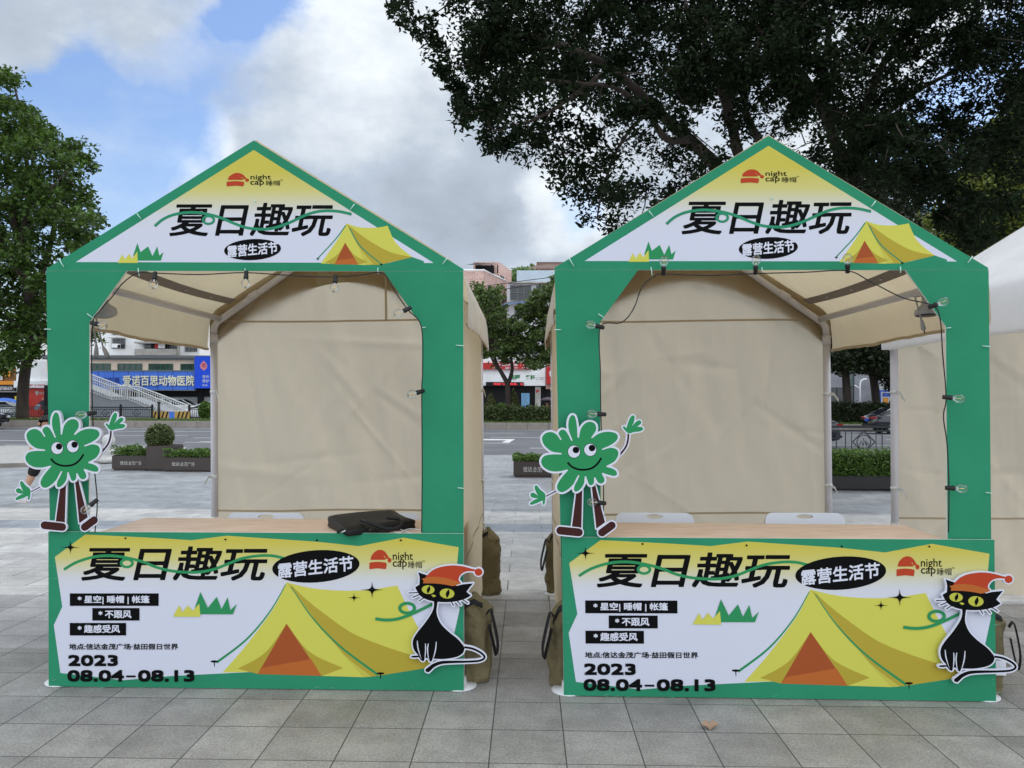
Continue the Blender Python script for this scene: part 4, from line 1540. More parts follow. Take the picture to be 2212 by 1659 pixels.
CANVAS = fabric('beige_canvas', C(192, 181, 160), .8, None, C(243, 230, 206))
ROOFC = fabric('coated_roof_canvas', C(212, 198, 168), .5, C(236, 234, 230))
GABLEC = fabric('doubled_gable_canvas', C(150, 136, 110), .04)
CANVASW = fabric('white_canvas', (.86, .86, .88, 1), .3)
SEAM = mat('canvas_seam', C(186, 168, 142), .85, trans=.4)
BAND = mat('grey_webbing', C(134, 122, 112), .8)
POLE = mat('lilac_grey_tube', C(202, 197, 201), .4)
STEELW = mat('white_steel', (.75, .75, .76, 1), .4)
TIEM = mat('white_tie_tape', (.7, .71, .69, 1), .7)
ZIP = mat('pale_zip_tie', C(190, 225, 215), .4)
RUB = mat('black_rubber', C(18, 18, 19), .5)
DARKP = mat('dark_plastic', C(40, 38, 38), .45)
GREYP = mat('grey_plastic', C(165, 160, 162), .45)
WHITEPL = mat('white_plastic', (.80, .81, .88, 1), .35)
OLIVE = mat('olive_canvas', C(114, 103, 73), .85, .9, 16, .14, 5)
STRAP = mat('black_strap', C(20, 20, 22), .7)
LEATHER = mat('black_leather', C(15, 15, 16), .5, .12, 60, .2, 8, spec=.35)


def wood():
    m = bpy.data.materials.new('pale_plywood')
    m.use_nodes = True
    n = NT(m.node_tree)
    n.n.clear()
    o = n.new('ShaderNodeTexCoord').outputs['Object']
    mp = n.new('ShaderNodeMapping', {'Vector': o, 'Scale': (1.2, 9, 9)}).outputs[0]
    f = n.noise(mp, 3, 7, .65)
    c = n.ramp(f, [(.3, C(206, 172, 146)), (.55, C(228, 200, 176)), (.75, C(236, 212, 190))])
    b = n.new('ShaderNodeBsdfPrincipled', {'Base Color': c, 'Roughness': .55}).outputs[0]
    n.l.new(b, n.new('ShaderNodeOutputMaterial').inputs[0])
    return m


PLY = wood()


def glass(name, tint=(1, 1, 1, 1), amount=.12, k=.9):
    m = bpy.data.materials.new(name)
    m.use_nodes = True
    n = NT(m.node_tree)
    n.n.clear()
    fr = n.new('ShaderNodeFresnel', {'IOR': 1.5}).outputs[0]
    f = n.math('ADD', n.math('MULTIPLY', fr, k), amount, clamp=True)
    t = n.new('ShaderNodeBsdfTransparent', {'Color': tint}).outputs[0]
    g = n.new('ShaderNodeBsdfGlossy', {'Roughness': .03}).outputs[0]
    x = n.new('ShaderNodeMixShader', {0: f, 1: t, 2: g}).outputs[0]
    n.l.new(x, n.new('ShaderNodeOutputMaterial').inputs[0])
    return m


BULB = glass('clear_bulb_glass', (.97, .98, .98, 1), .015, .55)
FIL = mat('filament_yellow', C(240, 200, 120), .4)

# ------------------------------------------------------------------ booths
K = 4032 / 2212
c6 = lambda x, y: ((150 + .8363 * x) / K, (2000 + .8363 * y) / K)
c1 = lambda x, y: (.9042 * x / K, (500 + .9042 * y) / K)
c3 = lambda x, y: (.5727 * x / K, (1200 + .5727 * y) / K)
cc = lambda x, y: ((1550 + .3617 * x) / K, (2150 + .3617 * y) / K)


class Booth:
    def __init__(s, a, b):
        p, q = G(*a), G(*b)
        s.w = (q - p).length
        s.M = Matrix.Translation((p + q) / 2) @ Matrix.Rotation(math.atan2(q.y - p.y, q.x - p.x), 4, 'Z')
        s.inv = s.M.inverted()
        s.o = s.inv @ Vector((0, 0, CAMZ))

    def loc(s, x, y, yd=0.0):
        d = s.inv.to_3x3() @ ray(x, y)
        t = (yd - s.o.y) / d.y
        return (s.o.x + d.x * t, s.o.z + d.z * t)

    def pt(s, x, y, yd):
        q = s.loc(x, y, yd)
        return Vector((q[0], yd, q[1]))

    def w2l(s, p):
        return s.inv @ p


BL = Booth((105, 1485), (1002, 1495))
BR = Booth((1218, 1505), (2152, 1518))
W = (BL.w + BR.w) / 2
HW = W / 2
YF = .03                                     # front face of the facade boards
DP = 2.2                                     # depth of a tent
cvG = lambda x, y: BL.loc(*c1(x, y), YF)     # gable sign, left booth is the pattern for both
cvB = lambda x, y: BL.loc(*c6(x, y), 0)
cvF = lambda x, y: BL.loc(*c3(x, y), -.012)
cvC = lambda x, y: BL.loc(*cc(x, y), -.012)
ZE = (cvG(203, 625)[1] + cvG(2018, 630)[1]) / 2
ZA = cvG(1105, 58)[1]
print('booth', W, ZE, ZA, BL.M.translation, BR.M.translation)
from mathutils import noise as mnoise


def wob(x, y, z, s=1.0, a=.01):
    return a * (mnoise.noise(Vector((x * s, y * s, z * s))) + .5 * mnoise.noise(Vector((x * s * 2.7 + 9, y * s * 2.7, z * s * 2.7))))


def tent(label, M, fabricm, seed, side=None, ends=True, roofm=None):
    roofm = roofm or ROOFC
    root = thing('market_tent', label, 'tent', (0, DP / 2, 0), M, 'gable roofed market tents in a row')
    LEAN[root.name] = .013 if seed < 9 else .004
    px, ze, za = HW - .03, ZE - .03, ZA - .03
    yb, yf = DP, .09
    for x in (-px, px):
        for y in (yf, yb):
            MB().tube([(x, y, .01), (x, y, ze - .14)], .029, 12).build('pole', POLE, root)
            b = MB()
            b.lathe([(.095, 0), (.095, .006), (.04, .012), (.036, .05)], (x, y, .002), 20)
            b.build('base_plate', STEELW, root)
    for y in (yf, yb):
        arc = [(-px, y, ze - .14), (-px + .004, y, ze - .08), (-px + .03, y, ze - .035), (-px + .09, y, ze + .005)]
        sl = (za - ze) / px
        arc += [(-px * .5, y, ze + sl * px * .5 - .03), (-.12, y, za - .09), (0, y, za - .05)]
        arc += [(-p[0], p[1], p[2]) for p in arc[-2::-1]]
        MB().tube(arc, .027, 12).build('rafter', POLE, root)
        for sx in (-1, 1):
            MB().tube([(sx * px, y, ze - .22), (sx * px, y, ze - .14)], .0325, 12).build('joint_sleeve', POLE, root)
            MB().tube([(sx * (px - .3), y, ze + sl * .3 - .035), (sx * (px - .38), y, ze + sl * .38 - .035)], .0315, 12).build('joint_sleeve', POLE, root)
    for sx in (-1, 1):
        MB().tube([(sx * (px - .055), yf, ze - .01), (sx * (px - .055), yb, ze - .01)], .024, 10).build('eave_rail', POLE, root)
    MB().tube([(0, yf, za - .05), (0, yb, za - .05)], .024, 10).build('ridge_rail', POLE, root)
    # canopy: slopes, rounded eaves and hanging valances in one sheet
    zv = 2.015
    prof = [(0, ZA + .012)]
    ox = HW + .028
    for t in (.2, .4, .6, .8, .93):
        prof.append((ox * t, ZA + .012 - (ZA - ZE) * t))
    prof += [(ox * .98, ZE + .004), (ox * .995, ZE - .045), (ox + .004, ZE - .1), (ox + .008, ZE - .18), (ox + .012, zv + .04), (ox + .008, zv)]

    def can(sgn):
        n = len(prof) - 1

        def fn(u, v):
            i = min(int(v * n), n - 1)
            f = v * n - i
            x = prof[i][0] * (1 - f) + prof[i + 1][0] * f
            z = prof[i][1] * (1 - f) + prof[i + 1][1] * f
            y = .052 + u * (DP + .06 - .052)
            k = math.sin(math.pi * u) * max(0, math.sin(math.pi * min(1, v * 2)))
            hang = max(0, (v * n - 7) / 4)
            x += wob(x, y * 1.3 + seed, z, 2.2, .014) * hang + .02 * hang * math.sin(math.pi * u)
            z -= .018 * k + wob(x + seed, y, 3, 1.8, .006) - wob(seed, y * 2, 0, 1.5, .012) * (hang > .9)
            return (sgn * x, y, z)
        return fn
    b = MB()
    for sgn in (-1, 1):
        (lambda k: b.sheet(lambda u, v: can(k)(1 - u if k > 0 else u, v), 26, 22))(sgn)
        # darker hem along the valance
        b.sheet(lambda u, v, s=sgn: (lambda p: (p[0] - s * .006, p[1], p[2] + .02 * v))(can(s)(u, 1.0)), 26, 1, 1)
    b.build('canopy', [roofm, SEAM], root)
    # gable end of the canopy, arched below, hanging outside the back wall
    b = MB()
    HO = HW + .027
    up = lambda x: ZA - (ZA - ZE) * min(1, abs(x) / HO) + .016
    cap = lambda x: up(x) - .05 * max(0, (abs(x) - HO + .05) / .05) ** 2
    lo = lambda x: 2.03 + .56 * (1 - (abs(x) / HW) ** 1.7)
    b.sheet(lambda u, v: ((u * 2 - 1) * HO, DP + .05 + wob(u * 3, v, seed, 2, .006), lo((u * 2 - 1) * HW) * (1 - v) + cap((u * 2 - 1) * HO) * v), 60, 6)
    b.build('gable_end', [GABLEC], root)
    if ends:
        b = MB()
        rc = random.Random(seed * 7)
        cre = []
        for k in range(34):
            an = rc.choice([rc.uniform(.5, 1.1), rc.uniform(1.3, 1.8), rc.uniform(2.2, 2.7), rc.uniform(-.15, .15)])
            cre.append((rc.uniform(-HW, HW), rc.uniform(.2, 2.5), math.cos(an), math.sin(an), rc.uniform(.010, .045), rc.uniform(.2, .9), rc.uniform(-.012, .012)))
        def crease(x, z):
            t = 0
            for cx, cz, c, s_, w_, L, a_ in cre:
                dx, dz = x - cx, z - cz
                q = dx * s_ - dz * c
                if abs(q) < 4 * w_:
                    t += a_ * math.exp(-(q / w_) ** 2) * math.exp(-((dx * c + dz * s_) / L) ** 2)
            return t
        dfold = lambda x, z: crease(x, z) + wob(x * .8 + seed, z * .35 + x * .5, seed, 2.4, .030) + .018 * math.sin(4 * x + 2.2 * z + seed) * math.exp(-((z - .4) ** 2) / 1.2)
        b.sheet(lambda u, v: (lambda x: (lambda z: (x, DP + .03 + dfold(x, z), z))(.05 + v * (up(x) - .06)))((u * 2 - 1) * (HW - .02)), 110, 120)
        for z in (.66, ZE - .06):
            b.sheet(lambda u, v, z=z: (lambda x: (x, DP + .022 + dfold(x, z) - .004, z + .016 * v + .01 * math.sin(2.2 * x)))((u * 2 - 1) * (HW - .03)), 30, 1, 1)
        if side == 1:
            b.sheet(lambda u, v: (lambda z: (.32 + .02 * u, DP + .018 + dfold(.32, z), z))(ZE - .05 + .42 * v), 1, 8, 1)
        b.build('back_wall', [fabricm, SEAM], root)
    if side:
        b = MB()
        xx = side * (HW - .012)
        dfs = lambda y, z: side * wob(seed, y, z * .6, 2.2, .014)
        b.sheet(lambda u, v: (lambda y, z: (xx + dfs(y, z), y, z))(.1 + u * (DP - .08), .05 + v * 2.15), 24, 24)
        b.sheet(lambda u, v: (lambda y, z: (xx + dfs(y, z) + side * .004, y, z))(.1 + u * (DP - .08), .655 + v * .016), 24, 1, 1)
        b.build('side_wall', [fabricm, SEAM], root)
    for sx in (-1, 1):
        b = MB()
        f = .79
        x0, z0 = sx * HW * f, ZA - (ZA - ZE) * f - .035
        x1, z1 = sx * HW * (f + .055), ZA - (ZA - ZE) * (f + .055) - .035
        b.sheet(lambda u, v: (x0 + (x1 - x0) * v, .1 + u * (DP - .14), z0 + (z1 - z0) * v - .028 * math.sin(math.pi * u)), 16, 1)
        for k in range(4):
            u = .12 + k * .22
            b.lathe([(.012, 0), (.012, .004)], ((x0 + x1) / 2, .1 + u * (DP - .14), (z0 + z1) / 2 - .028 * math.sin(math.pi * u) - .006), 8, 1)
        b.build('strap', [BAND, POLE], root)
    rr = random.Random(seed)
    for x in (-px, px):
        for z in (1.68, .93, .6):
            b = MB()
            z += rr.uniform(-.03, .03)
            b.lathe([(.032, -.012), (.034, 0), (.032, .012)], (x, yb, z), 12)
            for q in range(2):
                a = rr.uniform(-1.9, -.9) + q * .5
                d = Vector((math.cos(a), math.sin(a), -.2 - .5 * rr.random()))
                s0 = Vector((x, yb, z)) + Vector((math.cos(a), math.sin(a), 0)) * .03
                L = rr.uniform(.05, .11)
                pts = [s0, s0 + d * L * .5 + Vector((0, 0, .01)), s0 + d * L + Vector((0, 0, -.03))]
                wv = Vector((0, 0, .011))
                b.add([p + wv * s for p in pts for s in (-1, 1)], [(0, 1, 3, 2), (2, 3, 5, 4)], 0, True)
            b.build('tie', TIEM, root)
    return root


tent('beige tent behind the facade at left, open on its left side', BL.M, CANVAS, 1.0, 1)
tent('beige tent behind the facade at right, open on its right side', BR.M, CANVAS, 5.0, -1)
M3 = Matrix.Translation((P(1929, 1000, 6.25).x + HW - .03, 6.25 - DP, 0)) @ Matrix.Rotation(R(-.6), 4, 'Z')
tent('beige tent with white roof cut off by the right edge of the photo', M3, CANVAS, 9.0, None, True, CANVASW)


def facade(B, label):
    root = thing('facade_board', label, 'facade', (0, YF, 0), B.M, 'printed green facades tied to the tents')
    a = Art(cvG, YF)
    gi, ei = a.mi(GREEN), a.mi(EDGE)
    xl, xr = cvG(203, 625)[0], cvG(2018, 628)[0]
    ap = cvG(1105, 58)
    zb = cvG(1105, 627)[1]
    ilx, irx = cvG(553, 625)[0], cvG(1672, 630)[0]
    a.mb.prism([(xl, zb), (xr, zb), (xr, zb + .012), ap, (xl, zb + .012)], YF, YF + .012, gi, ei)
    gr = gradient('gable_fade', cvG(0, 470)[1], cvG(0, 190)[1])
    a.poly([(1105, 100), (330, 588), (1888, 592)], gr)
    # hill and tent
    a.poly([(1660, 600), (1700, 590), (1795, 566), (1846, 584), (1846, 594)], GREEN)
    a.poly(spline([(1508, 420, 1), (1470, 490), (1397, 594, 1), (1592, 601, 1), (1655, 600, 1), (1795, 566, 1), (1724, 505), (1688, 430, 1), (1640, 438), (1570, 437)], 6), YEL2)
    a.poly(spline([(1508, 420, 1), (1470, 490), (1397, 594, 1), (1592, 601, 1), (1560, 520)], 6), YEL)
    a.poly(spline([(1508, 420, 1), (1570, 437), (1640, 438), (1688, 430, 1), (1724, 505), (1795, 566, 1), (1700, 545), (1600, 490)], 6), YEL)
    a.poly(spline([(1512, 424, 1), (1600, 492), (1700, 547), (1795, 567, 1), (1655, 600, 1), (1592, 601, 1), (1572, 515)], 6), YEL2)
    a.poly(spline([(1514, 428, 1), (1555, 510), (1625, 597, 1), (1592, 601, 1), (1560, 520)], 6), YELM)
    a.poly(spline([(1503, 503, 1), (1470, 555), (1415, 590, 1), (1457, 598, 1)], 6), YEL2)
    a.poly(spline([(1503, 503, 1), (1540, 555), (1602, 588, 1), (1560, 599, 1)], 6), YEL2)
    a.poly([(1503, 503), (1457, 598), (1560, 599)], ORA)
    a.poly([(1465, 581), (1540, 571), (1560, 599), (1457, 598)], ORA2)
    a.poly(ribbon(spline([(1506, 428), (1460, 490), (1384, 572)], 8, False), 5), GREEN)
    a.poly(ribbon(spline([(1522, 440), (1570, 520), (1660, 596)], 8, False), 5), GREEN)
    for x, y in ((1384, 574), (1660, 598)):
        a.poly(ell(x, y, 7, 2.6), BLACK)
        a.poly([(x - 1.4, y), (x + 1.4, y), (x + 1, y + 8), (x - 1, y + 8)], BLACK)
    a.poly([(580, 560), (598, 505), (612, 545), (645, 520), (664, 562), (685, 520), (694, 560), (712, 545), (701, 582), (600, 582)], LEAFG)
    a.poly([(513, 592), (532, 555), (545, 577), (562, 552), (576, 573), (598, 542), (600, 592)], YEL)
    a.text('夏日趣玩', 737, 330, 1450, 476, BLACK, 0, .18, fat=2.4)
    a.poly(ribbon(spline([(674, 432), (710, 402), (760, 381), (830, 372), (900, 379), (960, 395), (1020, 420), (1080, 440), (1160, 445), (1220, 432), (1280, 408), (1340, 380), (1400, 366), (1470, 367), (1531, 380)], 5, False), 12), GREEN)
    a.poly(ell(908, 405, 29, 22), GREEN, [ell(908, 405, 18, 12)])
    a.poly(ell(1100, 534, 124, 46, -3), BLACK)
    a.text('露营生活节', 990, 517, 1210, 569, WHITEP, 0, 0, 5, fat=1.2)
    logo(a, 987, 200, 1085, 258, [('night', 1091, 207, 1180, 235), ('cap', 1090, 235, 1150, 259), ('睡', 1159, 233, 1188, 255), ('帽', 1191, 233, 1220, 255), ('TM', 1221, 229, 1231, 235)])
    a.mb.build('gable_panel', a.mats, root)
    # posts
    bot = .02
    for L in ([(-HW + .002, bot), (xl, zb - .002), (ilx, zb - .002), cvG(391, 850), (BL.loc(195, 1148, YF)[0], bot)],
              [(HW - .002, bot), (xr, zb - .002), (irx, zb - .002), cvG(1838, 868), (BL.loc(913, 1148, YF)[0], bot)]):
        b = MB()
        b.prism(L, YF - .004, YF + .008, 0, 1)
        b.build('post_panel', [GREEN, EDGE], root)
    for z in [(600, 378, 618, 402), (1528, 362, 1546, 338), (262, 575, 284, 612), (1928, 600, 1948, 572), (606, 616, 611, 652), (1647, 614, 1648, 642), (198, 881, 228, 882), (384, 814, 412, 833),
              (1836, 876, 1856, 873), (1986, 951, 2020, 954), (1112, 318, 1117, 330), (1070, 618, 1073, 642), (1994, 1570, 2020, 1573)]:
        p, q = cvG(z[0], z[1]), cvG(z[2], z[3])
        MB().tube([(p[0], YF - .011, p[1]), ((p[0] + q[0]) / 2, YF - .014, (p[1] + q[1]) / 2), (q[0], YF - .011, q[1])], .0028, 6).build('zip_tie', ZIP, root)


def logo(a, x0, y0, x1, y1, words):
    'red sleeping cap with bobble, then its wordmark'
    w_, h_ = x1 - x0, y1 - y0
    q = lambda u, v: (x0 + u * w_, y0 + v * h_)
    a.poly(spline([(*q(.04, .60), 1), q(.10, .30), q(.30, .06), q(.52, .0), q(.72, .12), q(.88, .42), (*q(.86, .50), 1), (*q(.72, .52), 1), q(.70, .34), (*q(.64, .32), 1), q(.72, .46), (*q(.74, .60), 1)], 6), RED)
    a.poly(ell(*q(.91, .54), w_ * .085, h_ * .125), RED)
    a.poly(spline([(*q(.0, .74), 0), q(.03, .66), q(.38, .62), q(.72, .66), q(.78, .74), q(.75, .97), q(.70, 1.0), q(.38, .96), q(.05, 1.0), q(.0, .97)], 5), RED)
    for t, *b in words:
        a.text(t, *b, BLACK, 0, fat=.25 if len(t) > 2 else 0)


def star(a, x, y, rx, ry):
    pts = []
    for i in range(4):
        an = i * math.pi / 2
        tip = (x + rx * math.cos(an), y + ry * math.sin(an), 1)
        an += math.pi / 4
        pts += [tip, (x + rx * .23 * math.cos(an), y + ry * .23 * math.sin(an))]
    a.poly(spline(pts, 5), BLACK)


def banner(B, root):
    a = Art(cvB, 0.0)
    gi, ei = a.mi(GREEN), a.mi(EDGE)
    tl, tr, bl, br = cvB(48, 112), cvB(2003, 121), cvB(50, 852), cvB(2000, 868)
    a.mb.prism([(-HW, .006), (HW, .006), tr, tl], 0, .012, gi, ei)
    gr = gradient('banner_fade', cvB(0, 405)[1], cvB(0, 150)[1])
    a.poly([(222, 125), (560, 142), (722, 152), (888, 131), (1310, 159), (1510, 180), (1720, 140), (1980, 185), (1966, 330), (1984, 480), (1955, 610), (1965, 706), (1820, 755), (1590, 792), (1010, 772), (620, 792), (400, 811),
            (105, 777), (74, 552), (114, 465), (79, 231)], gr)
    # tent
    a.poly(spline([(1170, 350, 1), (1110, 470), (985, 640), (868, 775, 1), (1010, 772, 1), (1531, 797, 1), (1590, 792, 1), (1822, 755, 1), (1850, 690), (1745, 480), (1691, 365, 1), (1540, 387), (1400, 388), (1280, 376)], 6), YEL2)
    a.poly(spline([(1170, 350, 1), (1110, 470), (985, 640), (868, 775, 1), (1010, 772, 1), (1035, 782, 1), (1335, 791, 1), (1531, 797, 1), (1330, 560)], 6), YEL)
    a.poly(spline([(1170, 350, 1), (1280, 376), (1400, 388), (1540, 387), (1691, 365, 1), (1745, 480), (1850, 690), (1822, 755, 1), (1740, 690, 1), (1500, 600), (1350, 500), (1250, 420)], 6), YEL)
    a.poly(spline([(1186, 357, 1), (1250, 420), (1350, 502), (1500, 602), (1742, 688), (1846, 712, 1), (1822, 755, 1), (1590, 792, 1), (1531, 797, 1), (1400, 640), (1262, 470)], 6), YEL2)
    a.poly(spline([(1190, 362, 1), (1290, 520), (1440, 690), (1570, 794, 1), (1531, 797, 1), (1380, 625), (1262, 470)], 6), YELM)
    a.poly(spline([(1170, 545, 1), (1070, 680), (940, 757, 1), (1034, 782, 1)], 8), YEL2)
    a.poly(spline([(1170, 545, 1), (1275, 675), (1436, 754, 1), (1335, 792, 1)], 8), YEL2)
    a.poly([(1170, 545), (1034, 782), (1335, 791)], ORA)
    a.poly([(1058, 752), (1286, 712), (1335, 791), (1034, 782)], ORA2)
    pl = spline([(1166, 360), (1090, 490), (980, 620), (840, 728)], 10, False)
    a.poly(ribbon(pl, [4 + 8 * i / len(pl) for i in range(len(pl))]), LEAFG)
    pr = spline([(1192, 372), (1290, 515), (1420, 650), (1600, 786)], 10, False)
    a.poly(ribbon(pr, [4 + 8 * i / len(pr) for i in range(len(pr))]), LEAFG)
    for x, y in ((830, 723), (1612, 779)):
        a.poly(ell(x, y, 18, 5.5), BLACK)
        a.poly([(x - 3, y), (x + 3, y), (x + 2, y + 24), (x - 1, y + 26)], BLACK)
    # slogan
    a.text('夏日趣玩', 203, 181, 1080, 343, BLACK, 0, .18, fat=3.2)
    a.poly(ribbon(spline([(122, 290), (180, 256), (260, 231), (340, 225), (420, 235), (500, 256), (560, 280), (640, 298), (740, 303), (820, 291), (890, 265), (960, 238), (1040, 225), (1110, 226), (1177, 243)], 5, False), 13), LEAFG)
    a.poly(ell(418, 260, 33, 24), LEAFG, [ell(418, 260, 20, 12)])
    a.poly(ell(1308, 275, 206, 76, -4), BLACK)
    a.text('露营生活节', 1128, 261, 1484, 333, WHITEP, 0, 0, 6, fat=1.5)
    logo(a, 1560, 197, 1664, 288, [('night', 1670, 207, 1765, 257), ('cap', 1670, 251, 1736, 289), ('睡', 1743, 251, 1773, 283), ('帽', 1777, 251, 1808, 283), ('TM', 1809, 247, 1821, 255)])
    for (x0, y0, x1, y1), t, (u0, v0, u1, v1) in (((150, 402, 568, 461), '* 星空| 睡帽 | 帐篷', (187, 412, 525, 453)), ((256, 471, 478, 530), '* 不跟风', (285, 482, 440, 519)), ((150, 541, 415, 600), '* 趣感受风', (187, 550, 386, 588))):
        a.poly([(x0, y0), (x1, y0), (x1, y1), (x0, y1)], BLACK)
        a.text(t, u0, v0, u1, v1, WHITEP, 0, fat=1.0)
    a.text('地点:信达金茂广场·益田假日世界', 147, 638, 660, 667, BLACK, 0, fat=.7)
    a.text('2023', 142, 691, 377, 745, BLACK, 0, fat=3.6, fatx=3)
    a.text('08.04', 139, 762, 405, 818, BLACK, 0, fat=3.6, fatx=3)
    a.text('08.13', 471, 762, 737, 818, BLACK, 0, fat=3.6, fatx=3)
    a.poly([(416, 788), (460, 788), (460, 797), (416, 797)], BLACK)
    a.poly([(733, 488), (765, 395), (800, 470), (842, 418), (864, 476), (893, 421), (906, 481), (936, 452), (918, 500), (765, 500)], LEAFG)
    a.poly([(636, 511), (665, 458), (681, 491), (705, 458), (729, 484), (760, 450), (765, 512)], YEL)
    star(a, 153, 185, 46, 32)
    star(a, 1573, 385, 58, 40)
    star(a, 1488, 422, 34, 23)
    a.poly(ribbon(spline([(1588, 521), (1640, 527), (1700, 520), (1770, 494), (1870, 445)], 6, False), 14), LEAFG)
    a.poly(ell(1738, 471, 42, 30), LEAFG, [ell(1738, 471, 27, 16)])
    for x, y in ((412, 142), (883, 148), (1313, 152), (1708, 152)):
        a.poly(ell(x, y, 5, 4.4, 0, 14), BLACK)
    rs = random.Random(31 if B is BL else 77)
    for k in range(16):     # handling scuffs along the bottom and edges of the board
        x, y = rs.choice([(rs.uniform(240, 330), rs.uniform(838, 852)), (rs.uniform(70, 1960), rs.uniform(835, 856)), (rs.uniform(55, 75), rs.uniform(200, 840)), (rs.uniform(1975, 1995), rs.uniform(200, 840))])
        L, t = rs.uniform(8, 46), rs.uniform(1, 3.5)
        sl = rs.uniform(-.25, .15)
        a.poly(spline([(x, y, 1), (x + L * .4, y + L * .4 * sl - t), (x + L, y + L * sl, 1), (x + L * .5, y + L * .5 * sl + t * .4)], 3), SCUFF)
    a.mb.build('front_panel', a.mats, root)
    return min(tl[1], tr[1])


ZT = {}
for B, nm, x0, x1, lab in ((BL, 'L', -HW + .25, HW - .04, 'plywood service counter with a tent print front and a black bag on top'),
                           (BR, 'R', -HW + .2, HW - .22, 'plywood service counter with a tent print front and nothing on top')):
    root = thing('service_counter', lab, 'counter', (0, .2, 0), B.M, 'counters with printed fronts')
    zt = banner(B, root) - .006
    ZT[nm] = zt
    b = MB()
    b.box(x0, x1, .016, .56, zt - .02, zt)
    b.build('tabletop', PLY, root, .003)
    b = MB()
    b.box(x0 + .04, x1 - .04, .05, .52, zt - .09, zt - .022)
    b.build('apron', PLY, root)
    for x in (x0 + .06, x1 - .06):
        for y in (.07, .5):
            MB().box(x - .02, x + .02, y - .02, y + .02, .0, zt - .092).build('leg', STEELW, root)
facade(BL, 'green gable facade whose bulbs hang down from the top of its opening')
facade(BR, 'green gable facade whose bulbs point up along the top of its opening')


# ------------------------------------------------------------------ cut-out figures
def plate(mb, polys, d, y0, y1, mi, conv, step=3.0):
    'thick white backing plate that follows the union of shapes at distance d (photo px)'
    loops = sdf_outline(polys, d, step)
    ar = lambda L: sum(a[0] * b[1] - b[0] * a[1] for a, b in zip(L, L[1:] + L[:1])) / 2
    outs = [L for L in loops if ar(L) * ar(loops[0]) > 0]
    holes = [L for L in loops if ar(L) * ar(loops[0]) < 0 and abs(ar(L)) > 60]

    def inside(p, L):
        c = False
        for a, b in zip(L, L[1:] + L[:1]):
            if (a[1] > p[1]) != (b[1] > p[1]) and p[0] < (b[0] - a[0]) * (p[1] - a[1]) / (b[1] - a[1]) + a[0]:
                c = not c
        return c
    for L in outs:
        hs = [h for h in holes if inside(h[0], L)]
        mb.prism([[conv(*p) for p in q] for q in [L] + hs], y0, y1, mi)


FL = dict(
    head=[(325, 998, 1), (262, 987), (212, 945), (196, 895), (218, 860), (262, 848), (302, 868), (325, 902, 1), (306, 868), (312, 846), (334, 832), (360, 842), (382, 876), (397, 908, 1), (374, 845), (371, 790), (384, 748), (403, 735), (423, 748), (435, 800), (440, 888, 1),
          (453, 830), (482, 793), (520, 780), (556, 798), (562, 842), (530, 890, 1), (572, 860), (630, 846), (687, 856), (706, 885), (692, 917), (650, 947), (600, 968, 1), (650, 953), (692, 963), (708, 990), (702, 1022), (676, 1056), (628, 1082, 1), (662, 1091), (690, 1109), (698, 1136), (681, 1150), (650, 1147), (597, 1130, 1),
          (613, 1160), (613, 1186), (590, 1202), (564, 1192), (547, 1160, 1), (545, 1192), (530, 1211), (505, 1206), (485, 1152, 1), (479, 1200), (451, 1241), (420, 1256), (404, 1240), (412, 1200), (440, 1145, 1), (416, 1195), (371, 1241), (330, 1260), (300, 1246), (293, 1210), (320, 1160), (365, 1108, 1), (308, 1121), (250, 1117), (203, 1087), (189, 1045), (212, 1010), (262, 998)],
    hand1=[(735, 822), (746, 815), (758, 828, 1), (780, 765), (800, 742), (814, 752), (808, 790), (793, 816, 1), (830, 780), (852, 777), (857, 795), (830, 818, 1), (862, 821), (869, 836), (850, 849), (810, 854), (770, 862)],
    hand2=[(150, 1216), (165, 1212), (186, 1238), (216, 1264), (221, 1290), (213, 1338), (203, 1336), (202, 1312, 1), (160, 1331), (124, 1341), (119, 1328), (150, 1306), (172, 1298, 1), (130, 1291), (121, 1272), (135, 1259), (157, 1268), (172, 1284, 1), (152, 1240)],
    arm1=[(771, 866), (769, 905), (753, 955), (712, 1008)], arm2=[(224, 1284), (296, 1246)],
    leg1=[(428, 1225), (465, 1215), (456, 1500), (392, 1500)], leg2=[(524, 1190), (545, 1190), (613, 1458), (555, 1500)],
    foot1=((317, 1513), (438, 1525), 27), foot2=((592, 1526), (657, 1478), 26))


